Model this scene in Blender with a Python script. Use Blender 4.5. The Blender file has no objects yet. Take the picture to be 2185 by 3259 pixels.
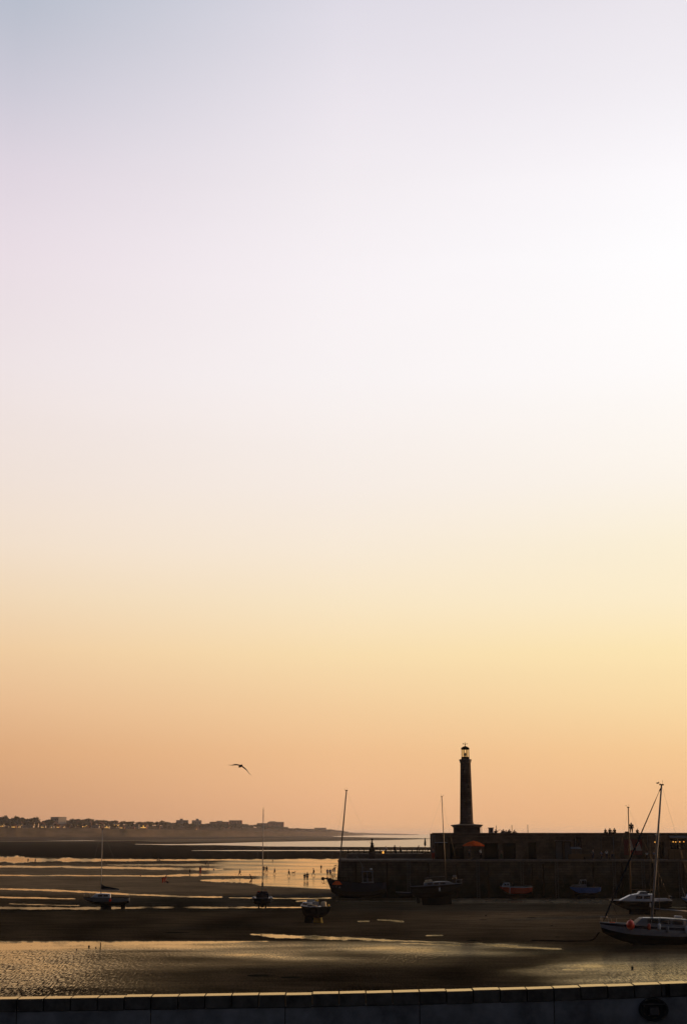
import bpy, bmesh, math, random
from math import sin, cos, tan, radians, atan, atan2, pi, sqrt
from mathutils import Vector, Matrix, noise as mnoise
random.seed(7)
scene = bpy.context.scene
COL = scene.collection

# ---------------------------------------------------------------- camera
F = 50.0/24.0*2185.0
H = 10.7
PT = atan((2655-1629.5)/F)
cam_d = bpy.data.cameras.new('camera'); cam = bpy.data.objects.new('camera', cam_d); COL.objects.link(cam)
cam_d.sensor_fit = 'HORIZONTAL'; cam_d.sensor_width = 24.0; cam_d.lens = 50.0
cam_d.clip_start = 0.5; cam_d.clip_end = 90000
cam.location = (0, 0, H); cam.rotation_euler = (pi/2+PT, 0, 0)
scene.camera = cam

def lin(c):
    r = []
    for x in c:
        x = x/255.0
        r.append(x/12.92 if x <= 0.04045 else ((x+0.055)/1.055)**2.4)
    return (r[0], r[1], r[2], 1.0)

# ---------------------------------------------------------------- world / sky
SUN_AZ, SUN_EL = 55.0, 7.0            # degrees right of the view direction, above the horizon
world = bpy.data.worlds.new("World"); scene.world = world; world.use_nodes = True
nt = world.node_tree; N = nt.nodes; LK = nt.links
for n in list(N): N.remove(n)
def nd(t, **k):
    n = N.new(t)
    for a, b in k.items(): setattr(n, a, b)
    return n
def mth(op, a, b=None, c=None, clamp=False):
    n = nd('ShaderNodeMath', operation=op, use_clamp=clamp)
    for i, x in enumerate((a, b, c)):
        if x is None: continue
        if isinstance(x, (int, float)): n.inputs[i].default_value = x
        else: LK.new(x, n.inputs[i])
    return n.outputs[0]
tc = nd('ShaderNodeTexCoord'); sep = nd('ShaderNodeSeparateXYZ'); LK.new(tc.outputs['Generated'], sep.inputs[0])
el = mth('DIVIDE', mth('ARCSINE', sep.outputs[2]), pi/2, clamp=True)
az = mth('MULTIPLY', mth('ARCTAN2', sep.outputs[0], sep.outputs[1]), 180/pi)
def ev(v): return (math.degrees(PT)+math.degrees(atan((1629.5-v)/F)))/90.0
def ramp(stops):
    r = nd('ShaderNodeValToRGB'); cr = r.color_ramp; cr.interpolation = 'LINEAR'
    while len(cr.elements) > 1: cr.elements.remove(cr.elements[0])
    stops = sorted(stops); cr.elements[0].position = max(0, stops[0][0]); cr.elements[0].color = lin(stops[0][1])
    for p, c in stops[1:]:
        e = cr.elements.new(min(1, max(0, p))); e.color = lin(c)
    LK.new(el, r.inputs[0]); return r.outputs[0]
SKYL = [(2655,(199,147,112)),(2560,(206,154,116)),(2400,(220,168,124)),(2250,(230,185,142)),(2080,(239,203,160)),(1920,(241,215,182)),
        (1750,(241,222,202)),(1550,(240,225,215)),(1200,(237,226,227)),(850,(232,220,227)),(600,(223,213,223)),(350,(204,201,213)),(0,(179,186,200))]
SKYC = [(2655,(230,175,128)),(2560,(233,179,135)),(2400,(238,189,141)),(2250,(243,204,156)),(2080,(248,220,173)),(1920,(249,229,195)),
        (1750,(248,233,213)),(1550,(247,236,227)),(1200,(248,242,242)),(850,(247,241,244)),(600,(243,237,241)),(350,(236,230,237)),(0,(222,218,228))]
SKYR = [(2655,(236,181,130)),(2560,(238,186,137)),(2400,(243,199,146)),(2250,(247,215,163)),(2080,(251,228,178)),(1920,(252,236,202)),
        (1750,(250,238,212)),(1550,(251,243,232)),(1200,(254,251,250)),(850,(255,254,255)),(600,(252,249,252)),(350,(242,238,243)),(0,(232,227,234))]
HI = [(0.48,(96,104,126)),(0.70,(48,56,78)),(1.0,(34,42,62))]
rl = ramp([(ev(v), c) for v, c in SKYL]+HI); rc = ramp([(ev(v), c) for v, c in SKYC]+HI)
rr = ramp([(ev(v), c) for v, c in SKYR]+HI)
rear = ramp([(0,(66,60,64)),(0.12,(62,64,76)),(0.4,(46,52,70)),(1,(34,42,62))])
def mixc(f, a, b):
    m = nd('ShaderNodeMix', data_type='RGBA'); LK.new(f, m.inputs[0]); LK.new(a, m.inputs[6]); LK.new(b, m.inputs[7]); return m.outputs[2]
def mapr(x, a, b, smooth=False):
    m = nd('ShaderNodeMapRange', clamp=True)
    if smooth: m.interpolation_type = 'SMOOTHERSTEP'
    LK.new(x, m.inputs[0]); m.inputs[1].default_value = a; m.inputs[2].default_value = b; return m.outputs[0]
front = mixc(mapr(az, 0, 14), mixc(mapr(az, -14, 0), rl, rc), rr)
# a faint unevenness of thin haze in the air, very low contrast
nz = nd('ShaderNodeTexNoise'); nz.inputs['Scale'].default_value = 2.2; nz.inputs['Detail'].default_value = 3.0
LK.new(tc.outputs['Generated'], nz.inputs['Vector'])
var = mth('ADD', mth('MULTIPLY', mth('SUBTRACT', nz.outputs[0], 0.5), 0.05), 1.0)
nz2 = nd('ShaderNodeTexNoise'); nz2.inputs['Scale'].default_value = 1.6; nz2.inputs['Detail'].default_value = 4.0; nz2.inputs['Distortion'].default_value = .6
mpp = nd('ShaderNodeMapping'); mpp.inputs['Scale'].default_value = (1, 1, 9); mpp.inputs['Rotation'].default_value = (.06, .10, 0); LK.new(tc.outputs['Generated'], mpp.inputs[0]); LK.new(mpp.outputs[0], nz2.inputs['Vector'])
var = mth('ADD', var, mth('MULTIPLY', mth('SUBTRACT', nz2.outputs[0], 0.5), 0.055))
away = mapr(mth('ABSOLUTE', mth('SUBTRACT', az, 25.0)), 50, 120, True)
sky = mixc(away, front, rear)
vm = nd('ShaderNodeVectorMath', operation='SCALE'); LK.new(sky, vm.inputs[0]); LK.new(var, vm.inputs[3])
bg1 = nd('ShaderNodeBackground'); LK.new(vm.outputs[0], bg1.inputs[0]); bg1.inputs[1].default_value = 1.045
st = nd('ShaderNodeTexSky', sky_type='NISHITA'); st.sun_disc = False
st.sun_elevation = radians(SUN_EL); st.sun_rotation = radians(SUN_AZ); st.dust_density = 3.0
bg2 = nd('ShaderNodeBackground'); LK.new(st.outputs[0], bg2.inputs[0]); bg2.inputs[1].default_value = 0.0
SKYMIX = 0.05
mx = nd('ShaderNodeMixShader'); mx.inputs[0].default_value = SKYMIX; bg2.inputs[1].default_value = 0.12
LK.new(bg1.outputs[0], mx.inputs[1]); LK.new(bg2.outputs[0], mx.inputs[2])
wo = nd('ShaderNodeOutputWorld'); LK.new(mx.outputs[0], wo.inputs[0])

# ---------------------------------------------------------------- sun
sd = bpy.data.lights.new('sun', 'SUN'); sd.energy = 3.2; sd.angle = radians(0.5); sd.color = (1.0, 0.55, 0.24)
sun = bpy.data.objects.new('sun', sd); COL.objects.link(sun)
dsun = Vector((sin(radians(SUN_AZ))*cos(radians(SUN_EL)), cos(radians(SUN_AZ))*cos(radians(SUN_EL)), sin(radians(SUN_EL))))
sun.rotation_euler = dsun.to_track_quat('Z', 'Y').to_euler()

scene.view_settings.view_transform = 'Standard'; scene.view_settings.look = 'None'
scene.view_settings.exposure = 0.0; scene.view_settings.gamma = 1.0; scene.view_settings.use_curve_mapping = False
scene.cycles.max_bounces = 5; scene.cycles.volume_bounces = 0; scene.cycles.diffuse_bounces = 2

# ---------------------------------------------------------------- pixel to place
def ray(u, v):
    a = (u-1092.5)/F; b = (1629.5-v)/F
    return Vector((a, cos(PT)-b*sin(PT), sin(PT)+b*cos(PT)))
def G(u, v, z=0.0):
    d = ray(u, v); t = (z-H)/d.z
    return Vector((d.x*t, d.y*t, z))
def AY(u, v, Y):
    d = ray(u, v); t = Y/d.y
    return Vector((d.x*t, Y, H+d.z*t))
def ppm(Y): return F/(Y*cos(PT))       # photo pixels per metre at distance Y near the horizon

# ---------------------------------------------------------------- materials
def mat(name, col, rough=0.8, metal=0.0, var=0.25, scale=3.0, bump=0.0, spec=0.5, col2=None, aniso=None, emit=None, estr=0.0, coords='Object'):
    m = bpy.data.materials.new(name); m.use_nodes = True
    t = m.node_tree; n = t.nodes; l = t.links; b = n['Principled BSDF']
    if len(col) == 3: col = (*col, 1)
    if col2 is None: col2 = tuple(c*(1-var) for c in col[:3])+(1,)
    elif len(col2) == 3: col2 = (*col2, 1)
    tx = n.new('ShaderNodeTexCoord'); mp = n.new('ShaderNodeMapping'); l.new(tx.outputs[coords], mp.inputs[0])
    if aniso: mp.inputs['Scale'].default_value = aniso
    nz = n.new('ShaderNodeTexNoise'); nz.inputs['Scale'].default_value = scale; nz.inputs['Detail'].default_value = 6
    nz.inputs['Roughness'].default_value = 0.65; l.new(mp.outputs[0], nz.inputs['Vector'])
    mr = n.new('ShaderNodeMapRange'); l.new(nz.outputs[0], mr.inputs[0]); mr.inputs[1].default_value = .35; mr.inputs[2].default_value = .65
    mx = n.new('ShaderNodeMix'); mx.data_type = 'RGBA'; l.new(mr.outputs[0], mx.inputs[0]); mx.inputs[6].default_value = col; mx.inputs[7].default_value = col2
    l.new(mx.outputs[2], b.inputs['Base Color'])
    b.inputs['Roughness'].default_value = rough; b.inputs['Metallic'].default_value = metal; b.inputs['Specular IOR Level'].default_value = 0.0 if (spec < .15 or (rough >= .8 and not metal)) else spec
    if bump:
        bp = n.new('ShaderNodeBump'); bp.inputs['Strength'].default_value = bump; bp.inputs['Distance'].default_value = 0.05
        l.new(nz.outputs[0], bp.inputs['Height']); l.new(bp.outputs[0], b.inputs['Normal'])
    if emit: b.inputs['Emission Color'].default_value = (*emit, 1); b.inputs['Emission Strength'].default_value = estr
    return m

def stone_mat(name, col, bw, bh, mortar=0.02, spec=0.3, rough=.85, weed=None):
    m = mat(name, col, rough=rough, var=.6, scale=.35, bump=0, spec=spec)
    t = m.node_tree; n = t.nodes; l = t.links; b = n['Principled BSDF']
    tx = [x for x in n if x.type == 'TEX_COORD'][0]; base = [x for x in n if x.type == 'MIX'][0]
    sp = n.new('ShaderNodeSeparateXYZ'); l.new(tx.outputs['Object'], sp.inputs[0])
    cb = n.new('ShaderNodeCombineXYZ'); l.new(sp.outputs[0], cb.inputs[0]); l.new(sp.outputs[2], cb.inputs[1])
    br = n.new('ShaderNodeTexBrick'); l.new(cb.outputs[0], br.inputs['Vector']); br.inputs['Scale'].default_value = 1
    br.inputs['Brick Width'].default_value = bw; br.inputs['Row Height'].default_value = bh; br.inputs['Mortar Size'].default_value = mortar
    br.inputs['Color1'].default_value = (1, 1, 1, 1); br.inputs['Color2'].default_value = (.72, .72, .72, 1); br.inputs['Mortar'].default_value = (.4, .4, .4, 1)
    mm = n.new('ShaderNodeMix'); mm.data_type = 'RGBA'; mm.blend_type = 'MULTIPLY'; mm.inputs[0].default_value = 1
    l.new(base.outputs[2], mm.inputs[6]); l.new(br.outputs[0], mm.inputs[7]); out = mm.outputs[2]
    if weed:      # weed and tide stain growing on the low part of the wall
        mr = n.new('ShaderNodeMapRange'); l.new(sp.outputs[2], mr.inputs[0]); mr.inputs[1].default_value = weed[0]; mr.inputs[2].default_value = weed[1]
        nz = n.new('ShaderNodeTexNoise'); nz.inputs['Scale'].default_value = .8; l.new(tx.outputs['Object'], nz.inputs['Vector'])
        ad = n.new('ShaderNodeMath'); ad.operation = 'ADD'; l.new(mr.outputs[0], ad.inputs[0]); l.new(nz.outputs[0], ad.inputs[1])
        sb = n.new('ShaderNodeMath'); sb.operation = 'SUBTRACT'; sb.use_clamp = True; l.new(ad.outputs[0], sb.inputs[0]); sb.inputs[1].default_value = .5
        m2 = n.new('ShaderNodeMix'); m2.data_type = 'RGBA'; l.new(sb.outputs[0], m2.inputs[0]); m2.inputs[6].default_value = (.012, .018, .012, 1); l.new(out, m2.inputs[7]); out = m2.outputs[2]
    l.new(out, b.inputs['Base Color'])
    bp = n.new('ShaderNodeBump'); bp.inputs['Strength'].default_value = .5; bp.inputs['Distance'].default_value = .05
    l.new(br.outputs['Fac'], bp.inputs['Height']); bp.invert = True; l.new(bp.outputs[0], b.inputs['Normal'])
    return m

# ---------------------------------------------------------------- mesh kit
class MB:
    def __init__(s): s.bm = bmesh.new(); s.mi = 0
    def _f(s, vs, smooth=False):
        try:
            f = s.bm.faces.new(vs); f.material_index = s.mi; f.smooth = smooth; return f
        except ValueError: return None
    def box(s, c, d, rz=0, bev=0, M=None):
        b2 = bmesh.new(); bmesh.ops.create_cube(b2, size=1)
        for v in b2.verts: v.co = Vector((v.co.x*d[0], v.co.y*d[1], v.co.z*d[2]))
        if bev: bmesh.ops.bevel(b2, geom=b2.edges[:], offset=bev, segments=1, affect='EDGES')
        m = Matrix.Translation(Vector(c)) @ Matrix.Rotation(rz, 4, 'Z')
        if M is not None: m = M @ m
        mp = {v: s.bm.verts.new(m @ v.co) for v in b2.verts}
        for f in b2.faces: s._f([mp[v] for v in f.verts])
        b2.free(); return s
    def tube(s, pts, r, n=8, cap=True):
        pts = [Vector(p) for p in pts]
        if not isinstance(r, (list, tuple)): r = [r]*len(pts)
        rings = []
        for i, p in enumerate(pts):
            a = pts[max(0, i-1)]; b = pts[min(len(pts)-1, i+1)]; t = (b-a)
            if t.length < 1e-9: t = Vector((0, 0, 1))
            t.normalize(); x = t.orthogonal() if abs(t.z) < .9 else t.cross(Vector((0, 1, 0)))
            x.normalize(); y = t.cross(x)
            rings.append([s.bm.verts.new(p+x*r[i]*cos(2*pi*k/n)+y*r[i]*sin(2*pi*k/n)) for k in range(n)])
        s.skin(rings, True, cap, True); return s
    def skin(s, rings, closed=True, cap=True, smooth=False):
        for a, b in zip(rings, rings[1:]):
            n = len(a)
            for k in range(n if closed else n-1): s._f([a[k], a[(k+1) % n], b[(k+1) % n], b[k]], smooth)
        if cap and closed: s._f(rings[0][::-1]); s._f(rings[-1])
    def loft(s, rings, closed=True, cap=True, smooth=False):
        s.skin([[s.bm.verts.new(Vector(p)) for p in r] for r in rings], closed, cap, smooth); return s
    def lathe(s, prof, c=(0, 0, 0), n=20, smooth=True, cap=True):
        c = Vector(c)
        s.loft([[c+Vector((r*cos(2*pi*k/n), r*sin(2*pi*k/n), z)) for k in range(n)] for r, z in prof], True, cap, smooth); return s
    def ball(s, c, r, n=10, sz=(1, 1, 1)):
        c = Vector(c); m = max(4, n//2)
        s.loft([[c+Vector((sz[0]*max(.02, sin(pi*j/m))*r*cos(2*pi*k/n), sz[1]*max(.02, sin(pi*j/m))*r*sin(2*pi*k/n), -sz[2]*r*cos(pi*j/m))) for k in range(n)] for j in range(m+1)], True, True, True); return s
    def prism(s, pts, d, axis='y'):
        # pts in the (x,z) plane pushed along y from d[0] to d[1]
        s.loft([[(p[0], y, p[1]) for p in pts] for y in d], True, True); return s
    def quad(s, a, b, c, d): s._f([s.bm.verts.new(Vector(p)) for p in (a, b, c, d)]); return s
    def build(s, name, m, parent=None, loc=None):
        bmesh.ops.recalc_face_normals(s.bm, faces=s.bm.faces[:])
        me = bpy.data.meshes.new(name); s.bm.to_mesh(me); s.bm.free()
        for k in (m if isinstance(m, (list, tuple)) else [m]): me.materials.append(k)
        o = bpy.data.objects.new(name, me); COL.objects.link(o)
        if parent: o.parent = parent
        if loc is not None: o.location = loc
        return o
def tag(o, label=None, cat=None, group=None, kind=None):
    if label: o['label'] = label
    if cat: o['category'] = cat
    if group: o['group'] = group
    if kind: o['kind'] = kind
    return o
def empty(name, loc, label, cat, group=None, rz=0, rot=None):
    o = bpy.data.objects.new(name, None); COL.objects.link(o); o.location = loc
    o.rotation_euler = rot if rot else (0, 0, rz); o.empty_display_size = .3
    return tag(o, label, cat, group)
def copy_tree(o, parent=None):
    c = o.copy(); COL.objects.link(c)
    if parent: c.parent = parent
    for ch in list(o.children): copy_tree(ch, c)
    return c
def struct(o): o['kind'] = 'structure'; return o
# ================================================================ THE SETTING
# ---- sand and wet flats: one ground sheet, with how wet / how weedy each spot is kept in two vertex attributes
def interp(pl, x):
    if x <= pl[0][0]: return pl[0][1]
    for (a, b), (c, d) in zip(pl, pl[1:]):
        if x <= c: return b+(d-b)*(x-a)/(c-a)
    return pl[-1][1]
def sm(a, b, x):
    t = max(0.0, min(1.0, (x-a)/(b-a))); return t*t*(3-2*t)
# streaks of standing water: centre line, half thickness line, strength
STREAKS = [
 ([(-800,2739),(0,2737),(150,2738),(300,2738.5),(450,2738.5),(700,2737.5),(1100,2737)], [(-800,9),(0,8.5),(150,7),(300,4),(450,2.5),(700,1.6),(1100,1)], .95, -900, 1100),
 ([(-800,2757),(0,2759),(200,2760),(450,2764),(700,2768)], [(0,3),(300,3),(500,4),(700,4)], .8, -900, 720),
 ([(300,2754),(500,2753),(700,2754)], [(300,1),(500,3),(700,5)], .55, 330, 760),
 ([(-800,2786),(0,2787),(300,2788),(500,2789),(600,2786),(760,2783)], [(0,1.6),(350,1.5),(520,2.5),(700,4)], .95, -900, 780),
 ([(-800,2826),(0,2830),(150,2834),(300,2841),(400,2847),(600,2855),(720,2856)], [(0,2.4),(600,2.6),(700,1.8)], 1.0, -900, 715),
 ([(-800,2855),(0,2856.5),(250,2862)], [(0,2.2),(240,1.2)], 1.0, -900, 248),
 ([(0,2877),(150,2881),(260,2883)], [(0,1),(260,1)], .7, 20, 262),
 ([(-800,2889),(0,2891),(310,2892),(350,2891),(450,2889),(700,2889),(820,2889)], [(0,4.5),(320,4.5),(420,3),(820,2.6)], .62, -900, 830),
 ([(770,2888),(820,2889),(960,2888.5),(1000,2890)], [(770,1.4),(1000,1.2)], 1.0, 760, 1000),
 ([(640,2803),(760,2804),(850,2806)], [(640,2),(720,6),(850,7)], .9, 630, 880),
 ([(935,2870),(985,2868)], [(935,1.6),(985,2)], 1.0, 932, 990),
 ([(700,2858),(900,2860),(990,2861),(1060,2859)], [(700,1.2),(900,1.4),(1060,2.5)], .8, 720, 1062),
 ([(1060,2869),(1350,2869),(1450,2868)], [(1060,1.8),(1450,2.0)], .66, 1060, 1460),
 ([(1430,2869),(1600,2869),(1800,2870),(1950,2872),(2050,2873)], [(1430,3),(1700,5.5),(1950,6)], .72, 1430, 2000),
 ([(2120,2888),(2185,2890),(2400,2892)], [(2120,2),(2400,3)], .7, 2110, 2500),
 ([(1130,2933),(1180,2933)], [(1130,1.2),(1180,1.5)], .95, 1130, 1182),
 ([(1195,2929),(1240,2930),(1292,2935)], [(1195,2),(1292,2)], .95, 1193, 1292),
 ([(1348,2978),(1415,2978)], [(1348,1.8),(1415,1.8)], 1.0, 1346, 1416),
 ([(1017,2948),(1032,2948)], [(1017,1.2),(1032,1.2)], 1.0, 1015, 1034),
 ([(789,2974),(830,2976),(880,2981),(1000,2985),(1100,2989),(1180,2991),(1260,2995)], [(789,1),(830,3.5),(900,5.5),(1100,5),(1200,3),(1260,1.5)], 1.0, 788, 1262),
 ([(1240,2993),(1330,2997),(1430,3002),(1510,3006)], [(1240,1.4),(1510,1.2)], .85, 1238, 1520),
 ([(1270,3003),(1350,3006),(1470,3010)], [(1270,1.4),(1470,1.6)], .95, 1268, 1475),
 ([(1505,3005),(1580,3010),(1680,3016),(1785,3022)], [(1505,2),(1600,3.5),(1700,2.5),(1785,1.5)], 1.0, 1503, 1790),
 ([(1785,3086),(1860,3086)], [(1785,1.5),(1860,2.2)], .95, 1783, 1865),
]
STREAKS.append(([(-900,3004),(0,3006),(300,3004),(600,3000),(860,2997)], [(-900,9),(0,7),(300,6),(600,3.5),(860,1)], 1.0, -900, 860))
BLOBS = [  # soft damp patches: centre u, v, radius u, v, strength
 (-60,3016,760,13,.95),(-60,3030,560,22,.60),(-60,3062,420,40,.58),(120,3086,280,46,.54),(60,3140,280,34,.50),(-500,3070,500,70,.6),(380,3120,330,40,.13),
 (520,3008,230,8,.72),(790,3041,120,7,1.0),(880,3047,60,3,.9),(640,3026,220,14,.50),(960,3052,150,6,.62),(560,3015,260,7,.6),(880,3040,260,28,.30),(690,3002,90,4,.7),
 (1210,3018,130,8,.95),(1330,3026,150,9,.62),(1330,3032,190,20,.40),(1500,3034,180,10,.34),(1000,3010,420,14,.34),(1560,3014,160,8,.35),
 (1890,3076,120,9,.92),(2020,3078,230,34,.52),(2120,3110,190,26,.55),(1900,3120,160,22,.34),(2300,3090,260,50,.6),(1760,3094,120,14,.34),
 (1250,3060,300,18,.10),(560,3066,260,22,.16),
]
DRY = [(500,3028,190,6,.75),(640,3054,300,9,.6),(330,3044,80,9,.4),(770,3022,120,4,.5),(260,3152,240,11,.8),(760,3115,430,42,.85),(30,3078,70,10,.35),(180,3062,50,6,.35),(1120,3042,260,7,.5),(2050,3058,120,5,.35),(2150,3098,60,5,.5),(1960,3106,90,7,.4),(900,3016,160,4,.4),(100,3030,90,5,.25),(420,3100,130,14,.45),(1500,3055,300,12,.6)]
def wet(u, v):
    w = 0.0
    j = (1.5+2.2*(v > 2990))*mnoise.noise(Vector((u*.013, v*.05, 3.1)))+.9*mnoise.noise(Vector((u*.06, v*.1, 8)))
    jt = 1+.55*mnoise.noise(Vector((u*.05, v*.02, 7.7)))+.45*mnoise.noise(Vector((u*.17, v*.05, 2.2)))
    for cl, th, s, a, b in STREAKS:
        if u < a or u > b: continue
        s *= 1-.7*max(0, mnoise.noise(Vector((u*.016, a*.37+b*.11, 1.7)))+.05)
        d = abs(v+(j if s < .9 else j*.5)-interp(cl, u)); t = interp(th, u)*jt
        if d > t*2+1.5: continue
        e = sm(0, 14, u-a)*sm(0, 14, b-u)
        w = max(w, s*e*(1-sm(t*.5, t*1.35+1.0, d)))
    # the wide shallow flats in front of the reef, opening to the right
    if 2728 < v < 2850:
        top = interp([(540,2744),(640,2741),(750,2737.5),(1400,2736)], u)
        bot = interp([(540,2746),(600,2752),(680,2790),(830,2821),(950,2826),(1060,2832),(1500,2840)], u)
        s = .82+.34*mnoise.noise(Vector((u*.0035, v*.17, 0)))+.12*mnoise.noise(Vector((u*.02, v*.4, 4)))
        if u < 860 and 2789 < v < 2799: s *= .25+.75*sm(780, 880, u)
        s *= 1-.35*(1-sm(700, 1050, u))*(1-sm(2758, 2774, v))
        w = max(w, s*sm(560, 760, u)*sm(top-1, top+1.5, v)*(1-sm(bot-4, bot+4, v)))
    if v > 2995:
        wob = .35*mnoise.noise(Vector((u*.012, v*.06, 1)))
        for cu, cv, ru, rv, s in BLOBS:
            q = ((u-cu)/ru)**2+((v-cv)/rv)**2
            if q < 5:
                w = 1-(1-w)*(1-s*math.exp(-1.25*q*(1+.35*mnoise.noise(Vector((u*.012, v*.06, 1))))))
        for cu, cv, ru, rv, s in DRY:
            q = ((u-cu)/ru)**2+((v-cv)/rv)**2
            if q < 5: w *= 1-s*math.exp(-1.2*q*(1+1.5*wob))
    return w
def speck_at(u, v):
    if v < 3000: return 0.0
    a = math.exp(-((u-60)/330)**2)*sm(3012, 3040, v)+math.exp(-((u+500)/400)**2)*sm(3012, 3040, v)
    return min(1.0, a+.45*sm(1850, 2000, u)*sm(3070, 3100, v)+.5*math.exp(-((u-1330)/160)**2-((v-3050)/16)**2))
def reef(u, v):
    if v < 2660 or v > 2760: return 0.0
    top = interp([(-400,2678),(0,2680),(200,2679),(450,2677),(600,2690),(720,2692),(850,2695.5),(1400,2697.5)], u)
    bot = interp([(-400,2727),(0,2727),(150,2730),(400,2735),(700,2736),(1400,2735.5)], u)
    return sm(top-1, top+2, v)*(1-sm(bot-1.5, bot+1, v))
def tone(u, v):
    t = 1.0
    t += 1.9*sm(2742, 2760, v)*(1-sm(2835, 2862, v))*(1-sm(1050, 1500, u))  # brown grazing sheen of the far sand painted into its colour
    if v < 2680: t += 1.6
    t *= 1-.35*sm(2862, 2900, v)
    t += 1.3*math.exp(-((u-1650)/380)**2-((v-2925)/45)**2)  # modest sunlight on the sand before the arm, painted as lighter colour
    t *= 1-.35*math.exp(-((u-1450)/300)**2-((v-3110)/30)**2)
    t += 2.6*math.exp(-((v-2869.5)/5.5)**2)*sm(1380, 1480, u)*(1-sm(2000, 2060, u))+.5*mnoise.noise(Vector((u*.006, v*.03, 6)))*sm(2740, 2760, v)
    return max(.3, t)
vs = []
v = 2657.2
while v < 2664: vs.append(v); v += .8
while v < 2676: vs.append(v); v += .6
while v < 2905: vs.append(v); v += .8
while v < 3040: vs.append(v); v += 1.3
while v < 3200: vs.append(v); v += 2.2
while v < 5200: vs.append(v); v += 70
us = [-9000,-6000,-4000,-2600,-1800,-1300,-1000,-800,-600,-450,-320,-220,-150,-100,-60,-30]
x = 0
while x <= 2185: us.append(x); x += 4
us += [2215,2260,2330,2420,2550,2750,3000,3400,4000,5000,6500,9000,12000]
me = bpy.data.meshes.new('ground'); co = []; wv = []; rv = []; tv = []; sv = []; pv = []
for v in vs:
    for u in us:
        p = G(u, v); inside = -1000 <= u <= 2800
        w = wet(u, v) if inside else 0; r = reef(min(max(u, -900), 1800), v)
        if r > 0: p.z += r*(.12+.5*max(0, mnoise.fractal(Vector((p.x*.05, p.y*.012, 0)), 1, 2, 3)))
        else: p.z += .012*mnoise.noise(Vector((p.x*.15, p.y*.08, 5)))*(1-w)
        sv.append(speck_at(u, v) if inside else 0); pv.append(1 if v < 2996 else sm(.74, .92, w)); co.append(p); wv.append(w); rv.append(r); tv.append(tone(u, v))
nu = len(us); fs = [(i*nu+j, (i+1)*nu+j, (i+1)*nu+j+1, i*nu+j+1) for i in range(len(vs)-1) for j in range(nu-1)]
me.from_pydata(co, [], fs)
for nm, arr in (('wet', wv), ('reef', rv), ('tone', tv), ('speck', sv), ('pool', pv)):
    at = me.attributes.new(nm, 'FLOAT', 'POINT'); at.data.foreach_set('value', arr)
for p in me.polygons: p.use_smooth = True
me.update()
ground = struct(bpy.data.objects.new('ground', me)); COL.objects.link(ground)
gm = bpy.data.materials.new('tidal_sand'); gm.use_nodes = True; me.materials.append(gm)
t = gm.node_tree; n = t.nodes; l = t.links; b = n['Principled BSDF']; outn = n['Material Output']
def att(nm):
    a = n.new('ShaderNodeAttribute'); a.attribute_name = nm; return a.outputs['Fac']
def m2(op, a, b2, clamp=False):
    k = n.new('ShaderNodeMath'); k.operation = op; k.use_clamp = clamp
    for i, x in enumerate((a, b2)):
        if isinstance(x, (int, float)): k.inputs[i].default_value = x
        else: l.new(x, k.inputs[i])
    return k.outputs[0]
def nz(scale, vec=None, det=5, rough=.6):
    k = n.new('ShaderNodeTexNoise'); k.inputs['Scale'].default_value = scale; k.inputs['Detail'].default_value = det; k.inputs['Roughness'].default_value = rough
    if vec: l.new(vec, k.inputs['Vector'])
    return k.outputs[0]
def rng(x, a, b2, c=0, d=1):
    k = n.new('ShaderNodeMapRange'); l.new(x, k.inputs[0])
    for i, q in enumerate((a, b2, c, d)): k.inputs[i+1].default_value = q
    return k.outputs[0]
geo = n.new('ShaderNodeNewGeometry'); pos = geo.outputs['Position']
mp = n.new('ShaderNodeMapping'); l.new(pos, mp.inputs[0]); mp.inputs['Scale'].default_value = (.35, 1.0, 1)
fine = nz(3.2, pos, 4, .7); mid = nz(.45, mp.outputs[0], 5, .65); big = nz(.06, pos, 4); mpg = n.new('ShaderNodeMapping'); l.new(pos, mpg.inputs[0]); mpg.inputs['Scale'].default_value = (1, .12, 1); grit = nz(7, mpg.outputs[0], 3, .8)
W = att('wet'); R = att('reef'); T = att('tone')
# break the water film up with ripples and worm casts where the sand is only half wet
mps = n.new('ShaderNodeMapping'); l.new(pos, mps.inputs[0]); mps.inputs['Scale'].default_value = (1, .11, 1)
speck = nz(8.0, mps.outputs[0], 4, .75); flow = nz(.30, mp.outputs[0], 4, .6)
S = att('speck')
soft = m2('MULTIPLY', W, m2('ADD', .60, m2('MULTIPLY', rng(flow, .3, .7), .65)))
hard = m2('MULTIPLY', rng(m2('ADD', m2('MULTIPLY', W, .62), m2('MULTIPLY', m2('SUBTRACT', speck, .5), 3.2)), .24, .50), 1.0)
pool = rng(W, .34, .90)
grain = rng(m2('ADD', m2('MULTIPLY', grit, .55), m2('MULTIPLY', speck, .45)), .38, .60, .30, 1.35)
soft = m2('MULTIPLY', soft, grain)
ln = n.new('ShaderNodeMix'); l.new(S, ln.inputs[0]); l.new(soft, ln.inputs[2]); l.new(hard, ln.inputs[3])
ln2 = n.new('ShaderNodeMix'); l.new(att('pool'), ln2.inputs[0]); l.new(ln.outputs[0], ln2.inputs[2]); l.new(m2('MULTIPLY', pool, rng(fine, .2, .45, .75, 1)), ln2.inputs[3])
film = m2('MULTIPLY', ln2.outputs[0], 1.0, True)
sand = n.new('ShaderNodeMix'); sand.data_type = 'RGBA'; l.new(rng(m2('ADD', m2('MULTIPLY', mid, .5), m2('MULTIPLY', grit, .5)), .42, .58), sand.inputs[0])
sand.inputs[6].default_value = (.050, .040, .024, 1); sand.inputs[7].default_value = (.108, .086, .053, 1)
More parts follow.
